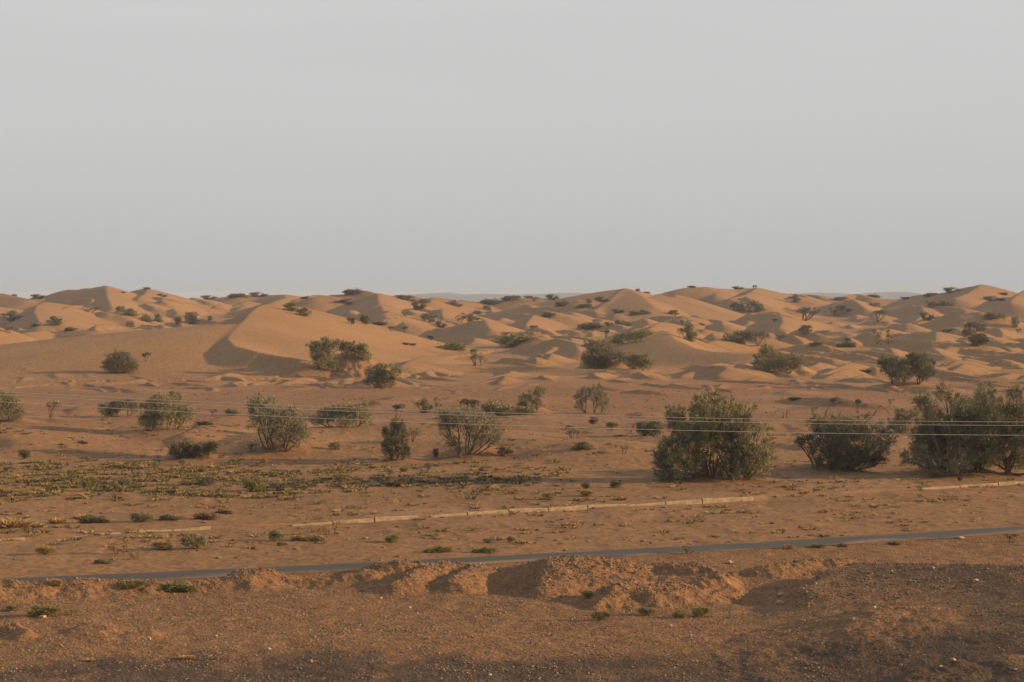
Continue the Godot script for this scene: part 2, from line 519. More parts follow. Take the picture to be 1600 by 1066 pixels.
func tile(noise: FastNoiseLite, size: int, lo: float, hi: float, power := 1.0) -> ImageTexture:
	var im := noise.get_seamless_image(size, size)
	im.convert(Image.FORMAT_RGB8)
	for y in size:
		for x in size:
			var v := lerpf(lo, hi, pow(im.get_pixel(x, y).r, power))
			im.set_pixel(x, y, Color(v, v, v))
	return ImageTexture.create_from_image(im)

func bumps(im: Image, strength: float) -> ImageTexture:
	im.convert(Image.FORMAT_RF)
	im.bump_map_to_normal_map(strength)
	return ImageTexture.create_from_image(im)

func noise(s: int, f: float, type := FastNoiseLite.TYPE_SIMPLEX_SMOOTH, oct := 4) -> FastNoiseLite:
	var n := FastNoiseLite.new()
	n.seed = s
	n.noise_type = type
	n.frequency = f
	n.fractal_type = FastNoiseLite.FRACTAL_FBM if oct > 1 else FastNoiseLite.FRACTAL_NONE
	n.fractal_octaves = oct
	return n

func surface(col: Texture2D, meters: float, detail: Texture2D, dmeters: float, nrm: Texture2D, strength: float) -> StandardMaterial3D:
	var m := StandardMaterial3D.new()
	m.vertex_color_use_as_albedo = true
	m.roughness = 0.95
	m.metallic_specular = 0.2
	m.albedo_texture = col
	m.uv1_triplanar = true
	m.uv1_world_triplanar = true
	m.uv1_scale = Vector3.ONE / meters
	m.detail_enabled = true
	m.detail_blend_mode = BaseMaterial3D.BLEND_MODE_MUL
	m.detail_albedo = detail
	m.detail_uv_layer = BaseMaterial3D.DETAIL_UV_2
	m.uv2_triplanar = true
	m.uv2_world_triplanar = true
	m.uv2_scale = Vector3.ONE / dmeters
	m.normal_enabled = true
	m.normal_texture = nrm
	m.normal_scale = strength
	return m

func materials() -> void:
	var grain := tile(noise(5, 0.02), 512, 0.80, 1.0)
	var speck_n := noise(6, 0.09, FastNoiseLite.TYPE_CELLULAR, 2)
	speck_n.cellular_return_type = FastNoiseLite.RETURN_CELL_VALUE
	var speck := tile(speck_n, 512, 0.62, 1.0)
	var soft := tile(noise(8, 0.03), 512, 0.86, 1.0)
	var pebble := noise(7, 0.06, FastNoiseLite.TYPE_CELLULAR, 2)
	pebble.cellular_return_type = FastNoiseLite.RETURN_DISTANCE
	var pim := pebble.get_seamless_image(512, 512)
	pim.convert(Image.FORMAT_RF)
	M.gravel = surface(speck, 3.1, grain, 9.7, bumps(pim, 5.0), 1.0)
	var rough := noise(9, 0.035, FastNoiseLite.TYPE_SIMPLEX_SMOOTH, 5).get_seamless_image(512, 512)
	M.plain = surface(grain, 5.3, soft, 21.0, bumps(rough, 5.0), 0.4)
	# wind ripples: long low crests that fork
	var wave := noise(10, 0.008, FastNoiseLite.TYPE_SIMPLEX_SMOOTH, 3).get_seamless_image(512, 512)
	wave.convert(Image.FORMAT_RF)
	var rip := Image.create(512, 512, false, Image.FORMAT_RF)
	for y in 512:
		for x in 512:
			var w := wave.get_pixel(x, y).r
			var s := sin(TAU * (x * 14.0 / 512.0 + w * 4.0))
			rip.set_pixel(x, y, Color(0.5 + 0.5 * s * (0.4 + 0.6 * w), 0, 0))
	M.dune = surface(soft, 17.0, grain, 3.7, bumps(rip, 3.0), 0.28)

	var leaf := StandardMaterial3D.new()
	leaf.vertex_color_use_as_albedo = true
	leaf.roughness = 0.85
	leaf.metallic_specular = 0.25
	leaf.cull_mode = BaseMaterial3D.CULL_DISABLED
	leaf.backlight_enabled = true
	leaf.backlight = Color(0.35, 0.35, 0.35)
	M.leaf = leaf
	var bark := StandardMaterial3D.new()
	bark.vertex_color_use_as_albedo = true
	bark.roughness = 0.95
	M.bark = bark
	var stone := StandardMaterial3D.new()
	stone.vertex_color_use_as_albedo = true
	stone.roughness = 0.9
	stone.albedo_texture = tile(noise(12, 0.03), 128, 0.75, 1.0)
	stone.uv1_triplanar = true
	stone.uv1_scale = Vector3(4, 4, 4)
	M.stone = stone
	var tar := StandardMaterial3D.new()
	tar.vertex_color_use_as_albedo = true
	tar.albedo_texture = tile(noise(13, 0.05), 256, 0.72, 1.0)
	tar.uv1_triplanar = true
	tar.uv1_world_triplanar = true
	tar.uv1_scale = Vector3.ONE / 2.3
	tar.roughness = 0.92
	M.tar = tar
	var concrete := StandardMaterial3D.new()
	concrete.albedo_color = Color(0.36, 0.275, 0.19).linear_to_srgb()
	concrete.albedo_texture = tile(noise(14, 0.02), 256, 0.62, 1.0)
	concrete.uv1_triplanar = true
	concrete.uv1_world_triplanar = true
	concrete.uv1_scale = Vector3.ONE / 1.9
	concrete.roughness = 0.95
	M.concrete = concrete
	var wire := StandardMaterial3D.new()
	wire.albedo_color = Color(0.40, 0.365, 0.30).linear_to_srgb()
	wire.roughness = 0.6
	M.wire = wire
	var rock := StandardMaterial3D.new()
	rock.albedo_color = Color(0.055, 0.055, 0.06).linear_to_srgb()
	rock.roughness = 1.0
	M.hill = rock

# ---------------------------------------------------------------- plants

const TINT := {
	"dark": [Color(0.084, 0.089, 0.064), Color(0.175, 0.168, 0.110)],
	"green": [Color(0.135, 0.140, 0.066), Color(0.281, 0.260, 0.115)],
	"olive": [Color(0.126, 0.129, 0.087), Color(0.281, 0.260, 0.154)],
	"grey": [Color(0.131, 0.133, 0.096), Color(0.257, 0.243, 0.170)],
	"straw": [Color(0.257, 0.187, 0.087), Color(0.445, 0.322, 0.152)],
	"dusk": [Color(0.103, 0.101, 0.077), Color(0.193, 0.175, 0.126)],
	"brown": [Color(0.129, 0.094, 0.061), Color(0.222, 0.152, 0.094)],
}

# lobes: [centre, radii]; a crown of many small leaf sprays with gaps between the clumps
func crown(b: Mb, lobes: Array, count: int, leaf: float, thin: float, tint: String, gap := -0.12, upright := 0.5, clump := 1.0) -> void:
	var total := 0.0
	var share := []
	for l in lobes:
		total += pow(l[1].x * l[1].y * l[1].z, 0.7)
		share.append(total)
	var made := 0
	var tries := 0
	var ca: Color = TINT[tint][0]
	var cb: Color = TINT[tint][1]
	var whips := []
	var hue := []
	for k in lobes.size():
		var l: Array = lobes[k]
		hue.append(rng.randf_range(-0.4, 0.4))
		for j in 6:
			var dir := (Vector3(rng.randfn(), rng.randfn() * 0.7, rng.randfn()).normalized() + Vector3(0, 0.6, 0)).normalized()
			whips.append([l[0], l[0] + dir * l[1] * rng.randf_range(1.05, 1.5), k])
	while made < count and tries < count * 5:
		tries += 1
		var p: Vector3
		var dir: Vector3
		var k := 0
		var pick := rng.randf() * total
		while share[k] < pick: k += 1
		if rng.randf() < 0.22:
			var w: Array = whips[k * 6 + rng.randi() % 6]
			var t := sqrt(rng.randf_range(0.2, 1.0))
			dir = (w[1] - w[0]).normalized()
			p = w[0].lerp(w[1], t) + Vector3(rng.randfn(), rng.randfn(), rng.randfn()) * 0.13 * lobes[k][1] * (1.5 - t)
		else:
			var l: Array = lobes[k]
			dir = Vector3(rng.randfn(), rng.randfn(), rng.randfn()).normalized()
			p = l[0] + dir * l[1] * pow(rng.randf(), 0.42)
		if p.y < 0.0: p.y = -p.y * 0.3
		var nz := n_clump.get_noise_3d(p.x / clump, p.y / clump, p.z / clump)
		if nz < gap: continue
		made += 1
		var out := (dir * 0.7 + Vector3(0, upright, 0) + Vector3(rng.randfn(), rng.randfn(), rng.randfn()) * 0.45).normalized()
		var side := out.cross(Vector3(rng.randfn(), rng.randfn(), rng.randfn())).normalized()
		var len_ := leaf * rng.randf_range(0.55, 1.3)
		var wid := len_ * thin
		var t2 := clampf(0.42 + hue[k] + nz * 0.8 + rng.randfn() * 0.2, 0.0, 1.0)
		var c := ca.lerp(cb, t2)
		b.quad(p, p + out * len_ * 0.45 + side * wid, p + out * len_, p + out * len_ * 0.55 - side * wid, c)

func limbs(b: Mb, lobes: Array, foot: Array, r: float, col: Color, twigs: int) -> void:
	for k in range(1, foot.size()): b.tube([foot[k - 1], foot[k].lerp(foot[k - 1], 0.5) - Vector3(0, r, 0), foot[k]], r, r, 5, col)   # the root stock that joins the stems
	for l in lobes:
		var f: Vector3 = foot[rng.randi() % foot.size()]
		for q in foot:
			if absf(q.x - l[0].x) < absf(f.x - l[0].x): f = q
		var to: Vector3 = l[0]
		var mid := f.lerp(to, 0.5) + Vector3(rng.randfn() * 0.12, -0.08 * absf(to.x - f.x) + 0.05, rng.randfn() * 0.12) * f.distance_to(to)
		var p := []
		for j in 6:
			var t := j / 5.0
			p.append(f.lerp(mid, t).lerp(mid.lerp(to, t), t) + Vector3(rng.randfn(), rng.randfn(), rng.randfn()) * 0.025 * f.distance_to(to))
		b.tube(p, r, r * 0.35, 5, col)
		for k in twigs:
			var a: Vector3 = p[2 + k % 4]
			var e: Vector3 = to + Vector3(rng.randfn(), rng.randfn(), rng.randfn()).normalized() * l[1] * 0.85
			if e.y < 0.02: e.y = 0.05
			b.tube([a, a.lerp(e, 0.5) + Vector3(0, 0.06, 0) * a.distance_to(e), e], r * 0.4, r * 0.12, 4, col)

const BARK := Color(0.125, 0.088, 0.062)

# One of each kind at unit size (about 1 wide and 1 high); every shrub of the kind is a copy of it.
func kind_of(kind: String, tint: String, variant: int) -> Array:
	var key := "%s %s %d" % [kind, tint, variant]
	if kinds.has(key): return kinds[key]
	rng.seed = hash(key)
	n_clump.seed = hash(key) % 1000
	var lobes := []
	var foot := [Vector3(0, -0.05, 0)]
	var count := 1500
	var leaf := 0.11
	var thin := 0.085
	var gap := -0.15
	var up := 0.5
	var r := 0.018
	match kind:
		"dome":
			lobes.append([Vector3(0, 0.40, 0), Vector3(0.38, 0.38, 0.36)])
			for k in 9:
				var a := rng.randf() * TAU
				lobes.append([Vector3(cos(a) * 0.26, rng.randf_range(0.25, 0.68), sin(a) * 0.26), Vector3.ONE * rng.randf_range(0.16, 0.24)])
			count = 2600
		"spread":
			foot = [Vector3(-0.12, -0.05, 0), Vector3(0.02, -0.05, 0.04), Vector3(0.14, -0.05, -0.03)]
			for k in 13:
				var x := rng.randf_range(-0.4, 0.4)
				lobes.append([Vector3(x, rng.randf_range(0.16, 0.80) - absf(x) * 0.45, rng.randf_range(-0.25, 0.25)), Vector3(1, 0.9, 1) * rng.randf_range(0.10, 0.20)])
			count = 2300
			gap = -0.08
		"low":
			foot = [Vector3(-0.25, -0.05, 0), Vector3(0.0, -0.05, 0.04), Vector3(0.25, -0.05, -0.03)]
			for k in 9:
				var x := lerpf(-0.40, 0.40, k / 8.0)
				lobes.append([Vector3(x, rng.randf_range(0.08, 0.42) * (1.0 - absf(x)), rng.randf_range(-0.2, 0.2)), Vector3(0.14, rng.randf_range(0.2, 0.40), 0.16)])
			count = 1900
			leaf = 0.13
		"tree":
			foot = [Vector3(-0.14, -0.05, 0)]
			for k in 6:
				lobes.append([Vector3(rng.randf_range(-0.32, 0.34), rng.randf_range(0.62, 0.9), rng.randf_range(-0.22, 0.22)), Vector3(1, 0.7, 1) * rng.randf_range(0.11, 0.19)])
			count = 1100
			gap = -0.05
			r = 0.026
		"sparse":
			foot = [Vector3(-0.1, -0.05, 0), Vector3(0.12, -0.05, 0.0)]
			for k in 8:
				lobes.append([Vector3(rng.randf_range(-0.4, 0.4), rng.randf_range(0.35, 0.85), rng.randf_range(-0.25, 0.25)), Vector3.ONE * rng.randf_range(0.09, 0.16)])
			count = 620
			gap = 0.0
		"tuft":
			var b := Mb.new()
			for k in 420:
				var a := rng.randf() * TAU
				var rr := sqrt(rng.randf()) * 0.34
				var p := Vector3(cos(a) * rr, 0, sin(a) * rr)
				var out := (Vector3(cos(a), 0, sin(a)) * rng.randf_range(0.1, 1.1) + Vector3(rng.randfn() * 0.25, 1.0, rng.randfn() * 0.25)).normalized()
				var side := out.cross(Vector3(rng.randfn(), rng.randfn(), rng.randfn())).normalized() * 0.02
				var len_ := rng.randf_range(0.4, 1.0) * (1.0 - rr * 0.9)
				var c: Color = TINT[tint][0].lerp(TINT[tint][1], rng.randf())
				b.quad(p - side, p + out * len_ * 0.6 - side, p + out * len_, p + out * len_ * 0.55 + side, c)
			kinds[key] = [null, b.mesh()]
			return kinds[key]
	var w := Mb.new()
	limbs(w, lobes, foot, r, BARK, 3)
	var f := Mb.new()
	crown(f, lobes, int(count * 1.7), leaf, thin, tint, gap, up, 0.5)
	kinds[key] = [w.mesh(), f.mesh()]
	return kinds[key]

# called, kind, tint, x, y of the foot, width and height in the picture, label
func plant(called: String, kind: String, tint: String, x: float, y: float, w: float, h: float, label: String, group := "") -> void:
	var d := hit(x, y)
	var at := Vector3((x - 800.0) / FOCAL * d, 0, -d)
	at.y = height(at.x, d)
	var m := kind_of(kind, tint, (int(x) * 7 + int(y)) % 2)
	if called == "skyline_shrub": at.y -= 0.28 * h * d / FOCAL
	var root := Node3D.new()
	root.name = numbered(called)
	add_child(root)
	var s := d / FOCAL
	if called == "dry_shrub":
		w *= 1.15
		h *= 1.25
	h = maxf(h, 0.34 * w)
	rng.seed = int(x * 31.0 + y)
	root.position = at - Vector3(0, 0.02 * h * s, 0)
	root.basis = Basis(Vector3.UP, rng.randf_range(-0.5, 0.5)).scaled(Vector3(w * s, h * s, lerpf(w, h, 0.35) * s))
	if m[0]: put("branches", m[0], M.bark, root)
	put("foliage", m[1], M.leaf, root)
	tag(root, label, "grass tuft" if kind == "tuft" else "small tree" if kind == "tree" else "shrub", group if group else "shrubs scattered across the desert")

# A big bush of its own shape: lobes are [x, y, radius across, radius up] in the picture, feet are x places.
func bush(called: String, tint: String, x: float, y: float, lobes_px: Array, feet: Array, count: int, leaf: float, r: float, label: String, gap := -0.1, twigs := 5) -> void:
	var d := hit(x, y)
	var at := Vector3((x - 800.0) / FOCAL * d, 0, -d)
	at.y = height(at.x, d)
	var s := d / FOCAL
	rng.seed = int(x + y * 3.0)
	n_clump.seed = int(x)
	var lobes := []
	var top := 0.0
	for l in lobes_px: top = maxf(top, absf(l[0] - x))
	for l in lobes_px:
		var room := sqrt(maxf(0.05, 1.0 - pow((l[0] - x) / (top + 1.0), 2.0)))
		var rz: float = (l[2] + l[3]) * 0.5
		lobes.append([Vector3((l[0] - x) * s, (y - l[1]) * s, rng.randf_range(-0.5, 0.5) * top * s * room), Vector3(l[2], l[3], rz) * s])
	var foot := []
	for q in feet: foot.append(Vector3((q - x) * s, -0.08, rng.randf_range(-0.25, 0.25)))
	var root := Node3D.new()
	root.name = numbered(called)
	add_child(root)
	root.position = at
	var w := Mb.new()
	limbs(w, lobes, foot, r, BARK, twigs)
	put("branches", w.mesh(), M.bark, root)
	var f := Mb.new()
	crown(f, lobes, int(count * 2.9), leaf * 0.78, 0.062, tint, gap, 0.45, 0.75)
	put("foliage", f.mesh(), M.leaf, root)
	tag(root, label, "shrub", "large bushes on the plain")

func bushes() -> void:
	bush("tamarisk_bush", "olive", 1115, 748, [[1092, 640, 16, 22], [1118, 636, 18, 20], [1134, 640, 10, 18], [1105, 660, 28, 22], [1152, 642, 8, 10], [1150, 660, 18, 18], [1173, 640, 7, 6], [1185, 670, 17, 7], [1165, 668, 14, 8], [1048, 650, 7, 14], [1064, 655, 6, 16], [1055, 668, 12, 8], [1070, 680, 16, 18], [1045, 705, 18, 22], [1062, 720, 24, 26], [1036, 735, 15, 18], [1085, 700, 20, 30], [1140, 690, 24, 26], [1160, 700, 20, 22], [1180, 715, 20, 22], [1194, 728, 12, 18], [1150, 725, 24, 22], [1090, 730, 18, 18], [1125, 680, 18, 24], [1118, 735, 18, 14], [1098, 688, 24, 28], [1200, 702, 10, 16], [1030, 718, 10, 16]], [1085, 1110, 1140, 1165], 17000, 0.30, 0.06, "largest dense olive green tamarisk bush, standing right of centre before the wires", -0.02, 6)
	bush("tamarisk_bush", "dark", 1320, 734, [[1330, 700, 40, 30], [1290, 690, 30, 22], [1262, 692, 20, 9], [1290, 666, 30, 12], [1330, 672, 36, 18], [1370, 682, 24, 18], [1372, 704, 16, 14], [1310, 715, 45, 18], [1345, 718, 28, 16], [1250, 693, 10, 5], [1392, 690, 8, 8], [1345, 724, 30, 10], [1308, 724, 28, 10], [1372, 720, 14, 8]], [1277, 1300, 1325], 9500, 0.28, 0.065, "wide dark bush with a bent bare trunk, between the two largest bushes", -0.04, 6)
	bush("tamarisk_bush", "olive", 1520, 738, [[1450, 640, 18, 18], [1440, 628, 10, 8], [1462, 655, 14, 10], [1484, 617, 12, 13], [1492, 632, 16, 15], [1510, 640, 14, 16], [1500, 655, 18, 12], [1535, 622, 12, 18], [1552, 618, 12, 14], [1545, 645, 20, 20], [1580, 615, 12, 12], [1592, 630, 16, 18], [1575, 650, 18, 16], [1600, 660, 22, 24], [1430, 708, 14, 12], [1425, 722, 12, 10], [1455, 705, 20, 18], [1475, 690, 24, 22], [1485, 715, 22, 18], [1465, 675, 16, 12], [1510, 690, 22, 22], [1530, 672, 22, 20], [1545, 700, 22, 20], [1570, 690, 24, 24], [1595, 700, 22, 26], [1560, 722, 18, 12], [1620, 680, 20, 30], [1630, 640, 18, 24], [1530, 700, 40, 34], [1460, 692, 30, 34], [1590, 685, 34, 44], [1500, 668, 26, 28], [1540, 655, 30, 28], [1450, 724, 20, 12], [1515, 724, 14, 10], [1490, 728, 18, 8], [1585, 726, 20, 10]], [1480, 1530, 1575, 1610], 25000, 0.30, 0.07, "huge olive bush cut off by the right edge of the picture", -0.02, 6)
	bush("tamarisk_bush", "grey", 430, 706, [[405, 650, 20, 20], [400, 635, 14, 14], [425, 632, 12, 10], [420, 660, 22, 22], [450, 665, 26, 24], [468, 680, 18, 20], [445, 688, 24, 18], [436, 650, 16, 14], [460, 655, 18, 16]], [420, 428, 446], 6200, 0.27, 0.055, "grey green bush with bare leaning trunks on a sand hummock, left of centre", -0.1, 6)
	bush("tamarisk_bush", "grey", 728, 712, [[705, 655, 20, 14], [735, 648, 24, 14], [695, 668, 12, 12], [760, 660, 18, 14], [768, 680, 18, 16], [705, 692, 14, 12], [712, 700, 10, 8], [745, 690, 14, 10], [725, 664, 22, 12], [750, 672, 18, 10], [690, 650, 10, 10], [776, 690, 8, 8]], [720, 728, 732], 3900, 0.25, 0.055, "open grey bush showing curved bare branches, on a hummock in the middle", 0.0, 7)
	bush("tamarisk_bush", "dark", 618, 720, [[618, 690, 15, 22], [610, 702, 13, 14], [626, 700, 12, 16], [605, 680, 8, 8], [622, 672, 10, 12], [634, 710, 7, 8], [614, 664, 6, 6]], [612, 620, 628], 3600, 0.25, 0.04, "narrow upright dark bush between the two grey branching bushes", -0.15, 4)
	bush("tamarisk_bush", "olive", 255, 672, [[235, 645, 18, 20], [258, 635, 22, 16], [280, 648, 18, 16], [240, 660, 16, 12], [268, 655, 16, 12], [250, 622, 8, 6], [270, 624, 12, 8], [228, 660, 12, 10], [292, 650, 8, 12]], [240, 262, 275], 4800, 0.27, 0.05, "olive bush full of gaps on an orange sand hummock, behind the wires on the left", -0.1, 5)
	bush("tamarisk_bush", "dark", 182, 652, [[165, 640, 11, 9], [180, 636, 14, 9], [200, 634, 13, 9], [172, 646, 12, 6], [210, 640, 8, 7]], [170, 185, 200], 2300, 0.26, 0.05, "long low dark bush directly left of the olive gapped bush", -0.15, 4)
	bush("tamarisk_bush", "olive", 10, 658, [[5, 635, 22, 20], [22, 642, 15, 14], [-15, 640, 20, 18], [10, 622, 14, 8], [30, 650, 9, 8]], [0, 12, 22], 3600, 0.27, 0.05, "rounded olive bush cut off by the left edge of the picture", -0.13, 4)
	bush("tamarisk_bush", "olive", 535, 666, [[510, 650, 16, 12], [530, 646, 16, 13], [550, 650, 18, 13], [565, 645, 12, 12], [495, 658, 10, 6], [572, 655, 10, 9], [540, 658, 22, 8]], [515, 540, 560], 3600, 0.26, 0.05, "low broad bush with dark and yellowish clumps behind the sand slope left of centre", -0.12, 4)
	bush("tamarisk_bush", "dark", 303, 716, [[278, 705, 15, 9], [300, 706, 15, 9], [325, 702, 14, 10], [288, 697, 9, 6], [332, 698, 8, 6], [312, 710, 16, 6]], [280, 300, 325], 2900, 0.24, 0.04, "low very dark cushion bush spread along the sand, below the olive gapped bush", -0.15, 4)
	bush("tamarisk_bush", "grey", 925, 646, [[908, 622, 9, 12], [915, 612, 9, 8], [930, 618, 12, 10], [942, 628, 9, 14], [934, 608, 9, 6], [905, 635, 7, 6]], [915, 928, 940], 2300, 0.25, 0.055, "bush with several bare dark trunks and two grey crowns, above the middle of the wires", -0.05, 5)
	bush("tamarisk_bush", "olive", 832, 644, [[820, 626, 10, 9], [835, 622, 10, 8], [845, 612, 8, 8], [815, 636, 8, 7], [840, 632, 10, 6]], [825, 838], 1900, 0.25, 0.045, "bush leaning over a dark sand hummock, just left of the bush with several trunks", -0.1, 4)
	bush("tamarisk_bush", "olive", 505, 580, [[500, 552, 15, 14], [515, 545, 12, 12], [492, 545, 7, 8], [505, 566, 16, 12], [508, 536, 6, 6], [518, 574, 9, 6]], [500, 515], 3300, 0.42, 0.07, "tall bush on the left flank of the orange hummock at the big dune's foot", -0.12, 4)
	bush("tamarisk_bush", "olive", 555, 562, [[532, 542, 9, 8], [545, 545, 11, 7], [560, 550, 12, 8], [572, 558, 9, 8], [566, 546, 8, 6]], [540, 560], 2200, 0.42, 0.06, "bush draped over the right flank of the orange hummock at the big dune's foot", -0.12, 4)
	bush("tamarisk_bush", "olive", 597, 604, [[585, 586, 14, 10], [600, 590, 16, 10], [618, 582, 10, 10], [595, 576, 12, 7], [608, 598, 10, 7], [575, 596, 8, 5]], [590, 602, 612], 2900, 0.38, 0.06, "yellowish bush on its own small sand hummock, in front of the big dune", -0.12, 4)
	bush("tamarisk_bush", "dark", 945, 577, [[930, 560, 20, 16], [925, 544, 12, 8], [945, 545, 14, 12], [955, 560, 20, 15], [920, 568, 12, 10], [975, 562, 14, 10], [935, 570, 22, 8]], [930, 950], 4600, 0.42, 0.08, "broad dark green bush at the left foot of the crescent dune", -0.14, 4)
	bush("tamarisk_bush", "olive", 998, 578, [[985, 562, 14, 8], [1000, 563, 14, 9], [1012, 570, 9, 8], [992, 572, 12, 6]], [990, 1005], 2300, 0.40, 0.06, "lower olive bush joined to the right end of the broad dark bush", -0.14, 4)
	bush("tamarisk_bush", "olive", 1213, 582, [[1205, 562, 22, 14], [1235, 566, 18, 12], [1190, 570, 14, 10], [1200, 548, 9, 7], [1245, 574, 10, 7], [1215, 574, 26, 8]], [1200, 1220, 1235], 3900, 0.42, 0.07, "wide brownish green bush on a hummock, right of the crescent dune", -0.14, 4)
	bush("tamarisk_bush", "dark", 1415, 602, [[1395, 575, 16, 14], [1420, 572, 18, 14], [1440, 576, 16, 16], [1435, 560, 14, 8], [1380, 568, 9, 7], [1405, 588, 18, 10], [1448, 588, 10, 9]], [1395, 1412, 1435], 4300, 0.42, 0.09, "big dark bush with bare stems at its foot, before the dunes on the right", -0.1, 5)
	bush("tamarisk_bush", "green", 985, 536, [[970, 530, 12, 7], [990, 526, 14, 7], [1008, 522, 9, 5], [960, 536, 9, 5]], [975, 992], 2000, 0.5, 0.06, "green bush lying along the crescent dune's left shoulder", -0.12, 4)
	bush("tamarisk_bush", "dark", 188, 583, [[188, 568, 24, 16], [175, 572, 13, 11], [202, 572, 13, 11], [190, 558, 14, 8], [188, 576, 27, 8]], [180, 196], 3600, 0.36, 0.06, "solitary round dark bush at the foot of the long left dune", -0.25, 4)
	bush("tamarisk_bush", "dark", 1165, 540, [[1140, 530, 11, 8], [1160, 528, 13, 10], [1178, 526, 11, 8], [1194, 526, 8, 7], [1150, 536, 14, 6]], [1142, 1165, 1185], 2300, 0.5, 0.07, "row of dark bushes in the hollow right of the crescent dune", -0.12, 4)
	bush("tamarisk_bush", "grey", 1015, 682, [[1012, 668, 15, 12], [1026, 668, 10, 10], [1004, 672, 9, 9], [1018, 676, 16, 7]], [1008, 1022], 2200, 0.24, 0.045, "grey bush close to the left side of the largest olive bush", -0.12, 4)
	bush("tamarisk_bush", "grey", 1412, 676, [[1412, 658, 14, 12], [1398, 662, 10, 8], [1424, 650, 8, 10], [1408, 645, 8, 6], [1400, 672, 14, 6]], [1408, 1418], 1900, 0.25, 0.045, "pale thin bush behind, left of the huge bush at the right edge", -0.02, 4)

